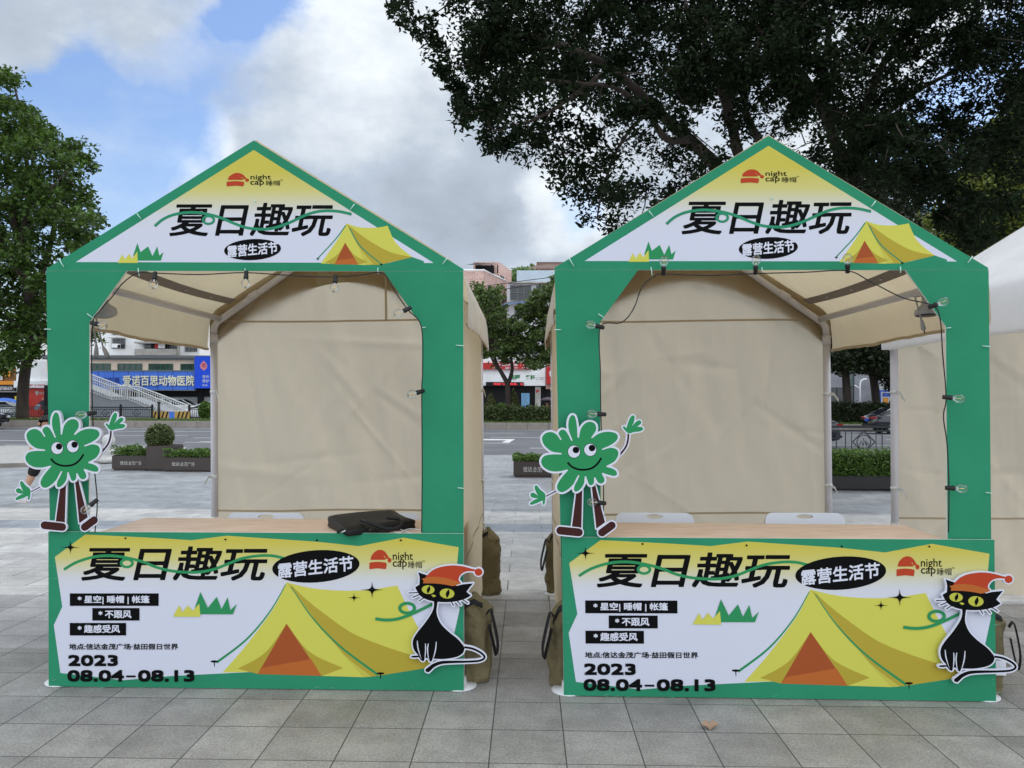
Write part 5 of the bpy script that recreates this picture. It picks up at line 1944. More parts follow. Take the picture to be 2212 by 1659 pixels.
def flower(B, label, dx):
    root = thing('flower_cutout', label, 'cutout figure', (cvF(430, 1100)[0] + dx, -.012, ZT['L'] + .01), B.M, 'green flower figures on the facades')
    conv = lambda x, y: (lambda p: (p[0] + dx, p[1]))(cvF(x, y))
    head = spline(FL['head'], 5)
    h1, h2 = spline(FL['hand1'], 5), spline(FL['hand2'], 5)
    a1, a2 = ribbon(spline(FL['arm1'], 6, False), 13), ribbon(FL['arm2'], 7)
    f1, f2 = capsule(*FL['foot1']), capsule(*FL['foot2'])
    a = Art(conv, -.026)
    wi, _ = a.mi(WHITEP), 0
    plate(a.mb, [head, h1, h2, a1, a2, FL['leg1'], FL['leg2'], f1, f2], 8.5, -.026, -.016, wi, conv)
    a.k += 1
    for L, m in ((FL['leg1'], BROWN), (FL['leg2'], BROWN), (a1, BROWN), (a2, BROWN), (h1, LEAFG), (h2, LEAFG)):
        a.k = 1
        a.poly(L, m)
    a.k = 2
    a.poly(capsule(FL['foot1'][0], FL['foot1'][1], 34), WHITEP)
    a.poly(f1, BROWN)
    a.poly(capsule(FL['foot2'][0], FL['foot2'][1], 34), WHITEP)
    a.poly(f2, BROWN)
    a.mb.build('backing_plate', a.mats, root)
    h = Art(conv, -.036)
    wi = h.mi(WHITEP)
    plate(h.mb, [head], 8.5, -.036, -.0295, wi, conv)
    for L in sdf_outline([head], -4.5, 3.0):
        if len(L) > 20:
            h.k = 1
            h.poly(L, LEAFG)
    h.k = 3
    for (x, y), (u, v) in (((411, 984), (424, 973)), ((518, 972), (530, 960))):
        h.k = 3
        h.poly(ell(x, y, 43, 44), BLACK)
        h.poly(ell(x, y, 39.5, 40.5), WHITEP)
        h.poly(ell(u, v, 22, 22), BLACK)
    sm = spline([(368, 1056), (395, 1084), (435, 1101), (478, 1105), (525, 1095), (562, 1068), (592, 1026)], 6, False)
    h.poly(ribbon(sm, 13), BLACK)
    h.mb.build('flower_head', h.mats, root)


flower(BL, 'green smiling flower cutout on the left facade, waving beside the counter with the bag', 0)
flower(BR, 'green smiling flower cutout on the right facade, waving beside the empty counter', BR.loc(1166, 985, -.012)[0] - cvF(185, 1045)[0])


def cat(B, label, dx):
    root = thing('cat_cutout', label, 'cutout figure', (cvC(500, 900)[0] + dx, -.012, cvC(500, 1360)[1]), B.M, 'black cat figures on the counter fronts')
    head = spline([(272, 277, 1), (365, 309, 1), (500, 340), (690, 425, 1), (760, 408), (868, 398, 1), (828, 445), (797, 490, 1), (843, 530, 1), (790, 562), (700, 590), (600, 602), (500, 600), (430, 592), (360, 572), (300, 538), (262, 488), (238, 440, 1), (284, 412, 1), (287, 340)], 6)
    body = spline([(438, 575, 1), (442, 640), (420, 712), (350, 820), (262, 930), (220, 1000), (212, 1060), (228, 1122), (266, 1170), (282, 1205), (312, 1238), (334, 1238), (350, 1208, 1), (376, 1208, 1), (394, 1240), (412, 1246), (436, 1216, 1), (560, 1218), (690, 1195), (755, 1155), (775, 1105, 1), (765, 1076, 1),
                   (700, 1000), (600, 920), (522, 840), (482, 760), (471, 690), (488, 575, 1)], 6)
    hat = spline([(350, 335, 1), (372, 306), (425, 258), (500, 224), (620, 204), (740, 210), (850, 238), (892, 250), (880, 268, 1), (800, 268), (742, 296), (712, 342), (716, 372), (738, 396, 1), (690, 390), (560, 345)], 6)
    brim = spline([(312, 348, 1), (345, 340), (430, 326), (560, 337), (680, 372), (738, 396, 1), (690, 416), (640, 428, 1), (560, 411), (450, 399), (325, 397, 1), (332, 372, 1)], 6)
    pom = ell(926, 276, 42, 40)
    wh = [[(172, 502), (268, 498)], [(216, 548), (290, 518)], [(282, 588), (330, 556)], [(656, 638), (626, 590)], [(734, 632), (690, 580)], [(810, 611), (735, 562)]]
    wh = [capsule(p, q, 5.5) for p, q in wh]
    tl = spline([(772, 1090), (860, 1106), (938, 1142), (984, 1180), (986, 1212), (930, 1238), (800, 1247), (640, 1250), (520, 1258), (440, 1288), (395, 1325), (370, 1345)], 6, False)
    tail = ribbon(tl, [23] * 36 + [23 + i * .95 for i in range(len(tl) - 36)])
    tip = ell(374, 1338, 24, 21, -35)
    ft = ell(238, 1192, 46, 11, -2)
    conv = lambda x, y: (lambda p: (p[0] + dx, p[1]))(cvC(x, y))
    a = Art(conv, -.030)
    wi = a.mi(WHITEP)
    plate(a.mb, [head, body, hat, brim, pom, tail, tip, ft] + wh, 14, -.030, -.018, wi, conv, 4.0)
    for L in [head, body, tail, tip, ft] + wh:
        a.k = 1 if L is not tip else 2
        a.poly(L, BLACK)
    a.k = 3
    for L in ([(262, 1020), (268, 1090), (284, 1150), (305, 1215)], [(350, 1050), (353, 1110), (347, 1190), (338, 1236)], [(383, 1050), (374, 1110), (380, 1190), (396, 1240)], [(468, 1030), (461, 1110), (440, 1195), (418, 1244)]):
        s_ = spline(L, 6, False)
        a.poly(ribbon(s_, [3 + 9 * math.sin(math.pi * min(1, .15 + i / len(s_))) for i in range(len(s_))]), WHITEP)
    a.poly(hat, RED)
    a.poly(pom, RED)
    a.poly(brim, ORA2)
    for (x, y, rx, ry, sx, sw) in ((380, 466, 69, 47, 384, 19), (585, 508, 79, 54, 592, 21)):
        a.poly(ell(x, y, rx, ry, 4), IRIS)
        a.poly(spline([(sx + 12, y - ry * .95, 1), (sx + sw, y), (sx - 8, y + ry * .96, 1), (sx - sw, y)], 8), BLACK)
    a.poly(spline([(413, 526, 1), (440, 520), (466, 534, 1), (440, 546)], 6), IRIS)
    a.mb.build('figure_plate', a.mats, root)


cat(BL, 'black cat cutout in red cap, partly in front of an olive bag between the booths', 0)
cat(BR, 'black cat cutout in red cap on the counter at right, near the photo edge', -.03)


# ------------------------------------------------------------------ string lights
def lights(B, label, cable, bulbs):
    p0 = B.pt(*cable[len(cable) // 2], -.02)
    root = thing('string_lights', label, 'string lights', (0, -.02, p0.z), B.M, 'bulb strings round the facade openings')
    cp = [B.pt(x, y, -.018 + .010 * math.sin(i * 1.7)) for i, (x, y) in enumerate(spline([(x, y) for x, y in cable], 5, False))]
    MB().tube(cp, .0032, 6).build('cable', RUB, root)
    for sx, sy, bx, by in bulbs:
        s, e = B.pt(sx, sy, -.024), B.pt(bx, by, -.042)
        d = (e - s).normalized()
        Mx = Matrix.Translation(s) @ d.to_track_quat('Z', 'Y').to_matrix().to_4x4()
        b = MB()
        b.lathe([(.010, -.012), (.0115, -.009), (.0115, .018), (.0135, .02), (.0135, .034), (.011, .036)], (0, 0, 0), 14, 0, Mx)
        so = b.build('lamp_socket', RUB, root)
        b = MB()
        b.lathe([(.009, .034), (.012, .040), (.0185, .047), (.0235, .057), (.0248, .067), (.0235, .077), (.0185, .087), (.010, .0935), (.001, .095)], (0, 0, 0), 18, 0, Mx)
        b.build('bulb', BULB, so)
        b = MB()
        b.tube([(0, 0, .036), (0, 0, .05)], .004, 8, 1, Mx)
        for k in (-1, 1):
            b.tube([(k * .0045, 0, .05), (k * .006, 0, .078)], .0016, 5, 0, Mx)
        b.build('filament', [FIL, WHITEPL], so)


lights(BL, 'black cable with clear bulbs hanging inside the opening of the left facade',
       [(205, 1150), (210, 1085), (203, 1000), (200, 895), (198, 800), (200, 700), (215, 672), (243, 640), (265, 612), (297, 590), (335, 590), (430, 593), (531, 589), (640, 596), (724, 598), (780, 594), (826, 590), (850, 625), (880, 668), (910, 705), (913, 800), (911, 846), (912, 1000), (911, 1150)],
       [(335, 592, 333, 606), (532, 590, 531, 606), (725, 599, 723, 613), (884, 666, 866, 675), (912, 845, 902, 848), (200, 698, 222, 703), (204, 892, 190, 894), (207, 1082, 190, 1096)])
lights(BR, 'black cable with clear bulbs standing outside the opening of the right facade',
       [(1300, 1152), (1304, 1086), (1302, 1000), (1298, 895), (1297, 800), (1297, 706), (1342, 697), (1368, 668), (1387, 620), (1412, 598), (1433, 592), (1530, 595), (1632, 591), (1740, 588), (1831, 585), (1880, 608), (1950, 643), (2015, 660), (2031, 690), (2036, 760), (2044, 858), (2038, 900), (2046, 960), (2050, 1054), (2049, 1150)],
       [(1433, 590, 1434, 573), (1632, 588, 1633, 571), (1831, 585, 1831, 566), (2010, 663, 2030, 655), (2041, 858, 2062, 860), (2047, 1054, 2070, 1055), (1300, 707, 1280, 702), (1304, 895, 1283, 894), (1304, 1087, 1284, 1085)])


# ------------------------------------------------------------------ clip lamps and loose plugs in the tents
def plug(b, p, d, L=.06):
    d = Vector(d).normalized()
    p = Vector(p)
    b.tube([p, p + d * L * .35, p + d * L], [.006, .012, .015], 8, 0)
    b.tube([p + d * L, p + d * L * 1.1], [.015, .008], 8, 0)
    for k in (-1, 1):
        s = d.orthogonal().normalized() * .006 * k
        b.tube([p + d * L * 1.1 + s, p + d * L * 1.4 + s], .002, 4, 1)


def lamp(B, label, c, rr, tilt, plugs, yd, spin=0):
    p = B.pt(*c, yd)
    root = thing('clip_lamp', label, 'lamp', tuple(p), B.M, 'clip lamps inside the tents')
    Mx = Matrix.Translation(p) @ Matrix.Rotation(R(spin), 4, 'Z') @ Matrix.Rotation(R(tilt), 4, 'X')
    b = MB()
    b.lathe([(rr, 0), (rr * 1.02, .012), (rr * .98, .03), (rr * .62, .05), (rr * .42, .07), (rr * .36, .11), (.01, .12)], (0, 0, 0), 24, 0, Mx)
    b.build('lamp_shade', GREYP, root)
    b = MB()
    b.lathe([(rr * .93, -.003), (rr * .93, .001)], (0, 0, 0), 20, 0, Mx)
    b.build('diffuser', DARKP, root)
    top = Mx @ Vector((0, 0, .12))
    rail = Vector((p.x, p.y, ZE - .05))
    b = MB()
    b.tube([top, (top + rail) / 2 + Vector((.02, 0, .02)), rail], .008, 8)
    b.build('bracket', POLE, root)
    b = MB()
    for q, d in plugs:
        e = B.pt(*q, yd - .03)
        m = (top + e) / 2 + Vector((-.05, 0, .06))
        b.tube([Vector(t) for t in ((top.x, top.y, top.z), (m.x, m.y, m.z), (e.x, e.y, e.z))], .005, 6)
        plug(b, e, d)
    b.build('power_cord', [GREYP, DARKP], root)


lamp(BL, 'round grey clip lamp under the roof behind the left facade', (224, 678), .075, 28, [((208, 745), (0, 0, -1)), ((222, 748), (.5, 0, -1))], .42, 20)
lamp(BR, 'ribbed grey clip lamp hanging with its plug behind the right facade', (2002, 681), .065, -4, [((1990, 690), (.25, 0, -1))], .42)


# ------------------------------------------------------------------ chairs, bags on the counter and the ground
def chair(x0, x1, y, ztop, label):
    cx, w_ = (x0 + x1) / 2, x1 - x0
    root = thing('folding_chair', label, 'chair', (cx, y - .25, 0), None, 'white plastic folding chairs')
    Mx = Matrix.Translation((cx, y, 0))
    h = w_ / 2
    rr = .055
    L = []
    for qx, qz, a0 in ((h - rr, ztop - rr, 0), (-h + rr, ztop - rr, 90), (-h + .03, ztop - .30, 180), (h - .03, ztop - .30, 270)):
        r_ = rr if a0 < 180 else .03
        L += [(qx + r_ * math.cos(R(a0 + k * 15)), qz + r_ * math.sin(R(a0 + k * 15))) for k in range(7)]
    hole = ell(0, ztop - .025, .055, .014, 0, 20)
    b = MB()
    b.prism([L, hole], -.014, .014, 0, None, Mx @ Matrix.Translation((0, 0, ztop)) @ Matrix.Rotation(R(-9), 4, 'X') @ Matrix.Translation((0, 0, -ztop)))
    b.build('backrest', WHITEPL, root, .006)
    b = MB()
    b.box(-h + .02, h - .02, -.46, -.06, .43, .455, 0, Mx)
    b.build('seat', WHITEPL, root, .01)
    for s in (-1, 1):
        MB().tube([Mx @ Vector((s * (h - .015), -.0, ztop - .28)), Mx @ Vector((s * (h - .015), -.22, .44)), Mx @ Vector((s * (h - .015), -.46, .005))], .011, 8).build('leg', STEELW, root)
        MB().tube([Mx @ Vector((s * (h - .03), -.36, .42)), Mx @ Vector((s * (h - .03), .02, .005))], .011, 8).build('leg', STEELW, root)


for a, b_, lab in ((493, 660, 'white folding chair behind the left counter, left of the black bag'), (745, 909, 'white folding chair half hidden behind the black bag'),
                   (1328, 1498, 'white folding chair behind the right counter, nearest the flower figure'), (1651, 1822, 'white folding chair behind the right counter, nearest the open tent side')):
    pa, pb = P(a, 1107, 5.12), P(b_, 1107, 5.12)
    chair(pa.x, pb.x, 5.12, pa.z, lab)

cb = lambda x, y: ((1250 + .226 * x) / K, (1950 + .226 * y) / K)
zt = ZT['L']
base = G(*cb(900, 600), zt)
root = thing('briefcase', 'black leather briefcase lying flat on the left counter', 'bag', tuple(base))
tp = [G(*cb(190, 335), zt + .075), G(*cb(1330, 230), zt + .085), G(*cb(1695, 405), zt + .06), G(*cb(520, 565), zt + .05)]
b = MB()
N = 14


def bagtop(u, v, dz=0, k=1.0):
    p = (tp[0] * (1 - u) + tp[1] * u) * (1 - v) + (tp[3] * (1 - u) + tp[2] * u) * v
    e = min(u, 1 - u, v, 1 - v)
    lift = .006 * math.sin(3 * u + 4 * v) - .012 * math.exp(-e * 24)
    return Vector((p.x, p.y, p.z + lift + dz))


b.sheet(lambda u, v: bagtop(u, v), N, N)
ring = [(i / N, 0) for i in range(N)] + [(1, i / N) for i in range(N)] + [(1 - i / N, 1) for i in range(N)] + [(0, 1 - i / N) for i in range(N)]
ctr = sum(tp, Vector()) / 4
vs, fs = [], []
lv = [(1.0, 0), (1.02, .25), (1.0, .55), (1.02, .85), (.99, 1.0)]
for k, (g, t) in enumerate(lv):
    for u, v in ring:
        p = bagtop(u, v)
        z = p.z * (1 - t) + (zt + .002) * t
        vs.append(((p.x - ctr.x) * g + ctr.x, (p.y - ctr.y) * g + ctr.y, z))
n_ = len(ring)
for k in range(len(lv) - 1):
    fs += [(k * n_ + i, k * n_ + (i + 1) % n_, (k + 1) * n_ + (i + 1) % n_, (k + 1) * n_ + i) for i in range(n_)]
b.add(vs, fs, 0, True)
b.build('body', LEATHER, root)
zb_ = zt + .055
for pts in ([(760, 430, .07), (900, 480, .068), (1080, 545, .05), (1220, 592, .035), (1350, 580, .03), (1450, 530, .045), (1475, 465, .06), (1430, 412, .07), (1340, 405, .075), (1215, 392, .075)],
            [(900, 620, .03), (960, 590, .035), (1040, 610, .02), (1130, 630, .012), (1240, 620, .014), (1330, 590, .02)]):
    q = [G(*cb(x, y), zt + z) for x, y, z in pts]
    c = MB()
    sp = q
    c.tube(sp, .0095, 8)
    c.build('handle', LEATHER, root)
c = MB()
c.tube([G(*cb(352, 640), zt + .02), G(*cb(430, 610), zt + .025), G(*cb(560, 590), zt + .03)], .009, 8, 0)
c.tube([G(*cb(400, 655), zt + .012), G(*cb(480, 620), zt + .03)], .004, 6, 1)
c.build('zip_end', [LEATHER, STEELW], root)
b = MB()
wc = [(1815, 605), (1700, 590), (1580, 590), (1500, 620), (1430, 655), (1330, 640), (1285, 600), (1330, 585), (1430, 595), (1540, 625), (1620, 660), (1700, 670)]
b.tube([G(*cb(x, y), zt + .006) for x, y in spline(wc, 5, False)], .003, 6)
o = one(b, 'charging_cable', WHITEPL, 'thin white charging cable looped beside the black briefcase', 'cable')


def duffel(x0, x1, ybot, h, label, seed, strap=1, sideways=0, tagm=False):
    p0, p1 = G(x0, ybot), G(x1, ybot)
    r = (p1 - p0).length / 2
    c = (p0 + p1) / 2
    c = c * (1 + r * .85 / c.y)
    c.z = 0
    root = thing('canvas_bag', label, 'bag', (c.x, c.y, 0), None, 'olive canvas tent bags standing by the poles')
    rr = random.Random(seed)
    prof = [(r * .86, .004), (r * .97, .03), (r, h * .2), (r * .97, h * .45), (r * 1.0, h * .7), (r * .93, h * .82), (r * .62, h * .90), (r * .30, h * .95), (r * .1, h * 1.0)]
    wf = lambda a, z: 1 + .05 * math.sin(3 * a + seed + z * 8) + .22 * mnoise.noise(Vector((math.cos(a) * 1.3 + seed, math.sin(a) * 1.3, z * 11))) + .12 * mnoise.noise(Vector((math.cos(a) * 3 + seed, math.sin(a) * 3, z * 24 + a)))
    pr = []
    for i in range(len(prof) - 1):
        for k in range(6):
            t = k / 6
            pr.append((prof[i][0] * (1 - t) + prof[i + 1][0] * t, prof[i][1] * (1 - t) + prof[i + 1][1] * t))
    pr.append(prof[-1])
    b = MB()
    b.lathe(pr, (c.x, c.y, 0), 48, 0, None, 1, .85, wf)
    b.build('body', OLIVE, root)
    b = MB()
    s = strap
    a0 = Vector((c.x + s * r * .75, c.y - r * .72, h * .80))
    pts = [a0, a0 + Vector((s * .02, -.05, .03)), a0 + Vector((s * .042, -.05, -.05)), a0 + Vector((s * .062, -.045, -.16)), a0 + Vector((s * .055, -.045, -.23)), a0 + Vector((s * .038, -.03, -.17)), a0 + Vector((s * .012, -.02, -.06))]
    sp = [Vector((*t, 0)) for t in spline([(p.x, p.z) for p in pts], 5, False)]
    line = [Vector((t.x, c.y - r * .95 - .01 * math.sin(i * .2), t.y)) for i, t in enumerate(sp)]
    wv = Vector((.006 * s, .018, 0))
    b.add([p + wv * k for p in line for k in (-1, 1)], [(2 * i, 2 * i + 1, 2 * i + 3, 2 * i + 2) for i in range(len(line) - 1)], 0, True)
    top = [(c.x - r * .8, c.y - r * .5, h * .72), (c.x - r * .5, c.y - r * .75, h * .88), (c.x, c.y - r * .7, h * .93), (c.x + s * r * .5, c.y - r * .72, h * .88)]
    top = [Vector(p) for p in top]
    wv = Vector((0, .004, .014))
    b.add([p + wv * k for p in top for k in (-1, 1)], [(2 * i, 2 * i + 1, 2 * i + 3, 2 * i + 2) for i in range(len(top) - 1)], 0, True)
    b.build('strap', STRAP, root, 0, .003)
    if tagm:
        MB().box(c.x - .02, c.x + .045, c.y - r - .012, c.y - r - .009, .12, .2).build('paper_label', WHITEPL, root)


duffel(985, 1063, 1480, .50, 'olive canvas bag standing right behind the cat figure between the booths', 3)
duffel(1026, 1082, 1288, .55, 'olive canvas bag by the rear pole of the left tent', 8, -1)
duffel(1185, 1262, 1490, .50, 'olive canvas bag half hidden by the left edge of the right counter front', 5, -1)
duffel(1178, 1224, 1286, .54, 'olive canvas bag by the rear left pole of the right tent', 9, -1)
duffel(2094, 2167, 1503, .47, 'olive canvas bag behind the cat at the right edge of the photo', 12, 1, 0, True)

# ------------------------------------------------------------------ planters on the square
BOXM = mat('brown_planter_metal', C(66, 56, 52), .5, .1, 8, .08, 2)
SILV = mat('silver_letters', C(200, 196, 190), .4)
SOIL = mat('soil', C(50, 40, 32), .95)


def planter(label, x0, x1, ytop, ybot, depth, words=None, shrub='low', htop=None, n=900):
    p0, p1 = G(x0, ybot), G(x1, ybot)
    y = (p0.y + p1.y) / 2
    xa, xb = P(x0, ybot, y).x, P(x1, ybot, y).x
    h = P((x0 + x1) / 2, ytop, y).z
    root = thing('planter_box', label, 'planter', ((xa + xb) / 2, y, 0), None, 'brown planters on the square')
    b = MB()
    b.box(xa + .03, xb - .03, y + .02, y + depth - .02, 0, .035)
    b.box(xa, xb, y, y + depth, .035, h)
    b.build('box', BOXM, root, .008)
    b = MB()
    b.box(xa + .02, xb - .02, y + .02, y + depth - .02, h + .001, h + .012)
    b.build('soil', SOIL, root)
    if words:
        b = MB()
        q = lambda x, z: P(x, z, y - .003)
        text_on(b, '信达', q(words[0], words[3]), q(words[1], words[3]) - q(words[0], words[3]), q(words[0], words[2]) - q(words[0], words[3]), 0, .005)
        w3 = words[1] + 1.2
        b.build('lettering', SILV, root)
        b = MB()
        text_on(b, '金茂广场', q(w3, words[3] + .5), q(words[4], words[3] + .5) - q(w3, words[3]), q(w3, words[2] - .5) - q(w3, words[3]), 0, -.004, .15)
        b.build('lettering', SILV, root)
    g = np.random.default_rng(n)
    if shrub == 'low':
        hh = P((x0 + x1) / 2, htop, y).z - h
        pos = np.stack([g.uniform(xa - .02, xb + .02, n * 3), g.uniform(y - .03, y + depth, n * 3), h + hh * g.uniform(0, 1, n * 3) ** .7 * .75], 1)
        pos[:, 2] += np.array([.3 * hh * max(-.3, mnoise.noise(Vector((p[0] * 5, p[1] * 5, 1)))) * 2 for p in pos]) * (pos[:, 2] > h + .4 * hh)
        leaf_mesh('foliage', pos, .05, LF_TRIM, root, -.2, n, .55)
    else:
        c, r_ = shrub
        cp = P(c[0], c[1], y + depth / 2)
        rad = r_ * (y + depth / 2) / 1661
        d = g.normal(size=(2600, 3))
        d /= np.linalg.norm(d, axis=1, keepdims=True)
        pos = d * rad * g.uniform(.8, 1.04, (2600, 1)) + np.array(cp)
        b = MB()
        b.lathe([(rad * .84 * math.sin(math.pi * t), -rad * .84 * math.cos(math.pi * t)) for t in (.02, .15, .3, .5, .7, .85, .98)], cp, 16)
        b.tube([(cp.x, cp.y, h), (cp.x, cp.y, cp.z)], .03, 6)
        b.build('stem', CORE, root)
        leaf_mesh('foliage', pos, .055, LF_HEDGE, root, -.1, 7, .6)


planter('low brown planter left of the tall box, silver characters on its front', 241, 316, 984.5, 1016.5, .5, (259, 276, 996, 1004, 305), 'low', 963)
planter('tall brown planter box holding a round clipped ball shrub', 315, 372, 963.5, 1018, .55, None, ((345, 944), 29))
planter('low brown planter right of the tall box, partly behind the left tent pole', 351.5, 466, 988.5, 1019.5, .5, (371, 388, 998, 1006.5, 420), 'low', 968, 1200)
planter('low brown planter half hidden by the waving flower figure on the right booth', 1109, 1205, 997, 1031.5, .5, (1130, 1150, 1008, 1019.5, 1187), 'low', 980, 1100)

# long black trough with clipped hedge at right
y = 13.9
xa, xb = X(1740, y), X(2010, y)
ztr, zh = P(1868, 1028, y).z, P(1868, 980, y).z
root = thing('planted_trough', 'long black trough with bright clipped hedge, seen through the open right tent', 'planter', ((xa + xb) / 2, y, 0))
b = MB()
b.box(xa, xb, y, y + .6, .03, ztr)
b.box(xa + .04, xb - .04, y + .03, y + .57, 0, .028)
b.build('box', mat('black_trough', C(30, 29, 29), .5, .1, 6, .2, 3), root, .008)
g = np.random.default_rng(77)
n = 6500
pos = np.stack([g.uniform(xa, xb, n), g.uniform(y - .03, y + .62, n), np.zeros(n)], 1)
f = g.uniform(0, 1, n)
front = f < .6
pos[front, 1] = y + g.normal(size=front.sum()) * .03
pos[front, 2] = ztr + (zh - ztr) * g.uniform(0, 1, front.sum())
pos[~front, 2] = zh + g.normal(size=(~front).sum()) * .03
b = MB()
b.box(xa + .03, xb - .03, y + .05, y + .55, ztr + .001, zh - .05)
b.build('stem_core', CORE, root)
leaf_mesh('foliage', pos, .055, LF_TRIM, root, -.1, 5, .55)

# carved stone post at left
p = G(234, 999)
b = MB()
b.lathe([(.20, 0), (.20, .10), (.15, .12), (.13, .2), (.15, .27), (.12, .32), (.11, .42), (.14, .46), (.15, .56), (.13, .64), (.06, .69), (.01, .70)], (p.x, p.y, 0), 18)
one(b, 'stone_post', mat('pale_stone', C(205, 203, 200), .8, .4, 25, .08, 6), 'carved pale stone post behind the raised hand of the left flower figure', 'bollard')

# ------------------------------------------------------------------ cars
TYRE = mat('tyre', C(24, 24, 25), .8)
RIM = mat('rim', C(170, 172, 176), .3, metal=.8)
CGL = mat('car_glass', C(30, 36, 42), .06, spec=.8)
TAIL = mat('tail_lamp', C(170, 24, 28), .2, coat=.6)
HEAD = mat('head_lamp', C(220, 225, 228), .1, coat=.8)
PLATE = mat('blue_plate', C(40, 80, 180), .5)
TRIMB = mat('black_trim', C(24, 25, 27), .5)


def car(name, label, pos, heading, paint, suv=False):
    Mx = Matrix.Translation(pos) @ Matrix.Rotation(R(heading), 4, 'Z')
    root = thing(name, label, 'car', (0, 0, 0), Mx, 'cars on the road')
    hz = .22 if suv else 0
    # stations: x, half width, bottom, shoulder
    st = [(-2.32, .62, .42, .70), (-2.26, .78, .34, .92), (-2.05, .86, .30, 1.02), (-1.5, .90, .26, 1.04), (-.6, .91, .24, 1.0), (.5, .91, .24, .97), (1.2, .90, .26, .93), (1.8, .87, .28, .84), (2.15, .79, .32, .74), (2.30, .62, .38, .60)]
    b = MB()
    ns = 14
    vs, fs = [], []
    for x, w_, zb, zs in st:
        zs += hz
        prof_ = [(w_ * .86, zb), (w_ * .98, zb + .10), (w_, (zb + zs) / 2), (w_ * .98, zs - .12), (w_ * .93, zs - .03), (w_ * .75, zs + .015), (w_ * .3, zs + .03)]
        for yy, zz in prof_:
            vs.append((x, yy, zz))
        for yy, zz in prof_[::-1]:
            vs.append((x, -yy, zz))
    for i in range(len(st) - 1):
        for k in range(ns):
            fs.append((i * ns + k, i * ns + (k + 1) % ns, (i + 1) * ns + (k + 1) % ns, (i + 1) * ns + k))
    fs += [tuple(range(ns)), tuple((len(st) - 1) * ns + k for k in range(ns))[::-1]]
    b.add(vs, fs, 0, True)
    # roof skin
    rx0, rx1 = (-1.9, .35) if suv else (-1.25, .25)
    zr = 1.47 + hz
    b.sheet(lambda u, v: (rx0 + (rx1 - rx0) * u, (v * 2 - 1) * .60, zr - .05 * (v * 2 - 1) ** 2 - .05 * (u * 2 - 1) ** 2 + .012), 10, 8)
    for s in (-1, 1):
        b.tube([(rx1, s * .60, zr - .1), (1.15, s * .78, .95 + hz)], .035, 6)
        b.tube([(rx0, s * .60, zr - .1), (-2.15 if suv else -1.95, s * .78, 1.03 + hz)], .045, 6)
        b.tube([(-.45, s * .605, zr - .08), (-.45, s * .85, 1.0 + hz)], .03, 6)
    b.build('body', paint, root)
    b = MB()
    base_ = [(-2.12 if suv else -1.92, .76, 1.03 + hz), (1.18, .76, .94 + hz)]
    g0 = [(base_[0][0], -.76, base_[0][2]), (base_[0][0], .76, base_[0][2]), (base_[1][0], .76, base_[1][2]), (base_[1][0], -.76, base_[1][2])]
    g1 = [(rx0, -.585, zr - .055), (rx0, .585, zr - .055), (rx1, .585, zr - .055), (rx1, -.585, zr - .055)]
    mid_ = [((p[0] + q[0]) / 2, (p[1] + q[1]) / 2 * 1.05, (p[2] + q[2]) / 2 + .02) for p, q in zip(g0, g1)]
    for lo_, hi_ in ((g0, mid_), (mid_, g1)):
        b.add(lo_ + hi_, [(i, (i + 1) % 4, 4 + (i + 1) % 4, 4 + i) for i in range(4)])
    b.build('window', CGL, root)
    for sx in (-1.38, 1.38):
        for sy in (-1, 1):
            Mw = Matrix.Translation((sx, sy * .80, .33)) @ Matrix.Rotation(R(90), 4, 'X')
            w_ = MB()
            w_.lathe([(.2, -.1), (.30, -.11), (.325, -.08), (.33, 0), (.325, .08), (.30, .11), (.2, .1)], (0, 0, 0), 20, 0, Mw)
            wo = w_.build('wheel', TYRE, root)
            w_ = MB()
            w_.lathe([(.21, -.115), (.19, -.118), (.05, -.10)], (0, 0, 0), 14, 0, Mw)
            w_.lathe([(.05, .10), (.19, .118), (.21, .115)], (0, 0, 0), 14, 0, Mw)
            w_.build('rim', RIM, wo)
    for s in (-1, 1):
        t = MB()
        t.prism([(-.34 * s, .80 + hz), (-.80 * s, .82 + hz), (-.82 * s, .92 + hz), (-.40 * s, .90 + hz)], -.16, .08, 0, None, Matrix.Translation((-2.17, 0, 0)) @ Matrix.Rotation(R(-90), 4, 'Z') @ Matrix.Identity(4))
        t.build('tail_lamp', TAIL, root)
        t = MB()
        t.prism([(.42 * s, .62 + hz), (.76 * s, .64 + hz), (.78 * s, .73 + hz), (.50 * s, .70 + hz)], -.06, .12, 0, None, Matrix.Translation((2.18, 0, 0)) @ Matrix.Rotation(R(90), 4, 'Z'))
        t.build('headlight', HEAD, root)
        MB().box(.95, 1.1, s * .90, s * 1.03, .98 + hz, 1.08 + hz).build('mirror', paint, root, .02)
    MB().box(-2.36, -2.30, -.24, .24, .66 + hz, .80 + hz).build('number_plate', PLATE, root)
    MB().box(-2.345, -2.2, -.7, .7, .40, .50).build('bumper_trim', TRIMB, root)
    MB().box(2.2, 2.325, -.5, .5, .42, .56).build('grille', TRIMB, root)
    return root


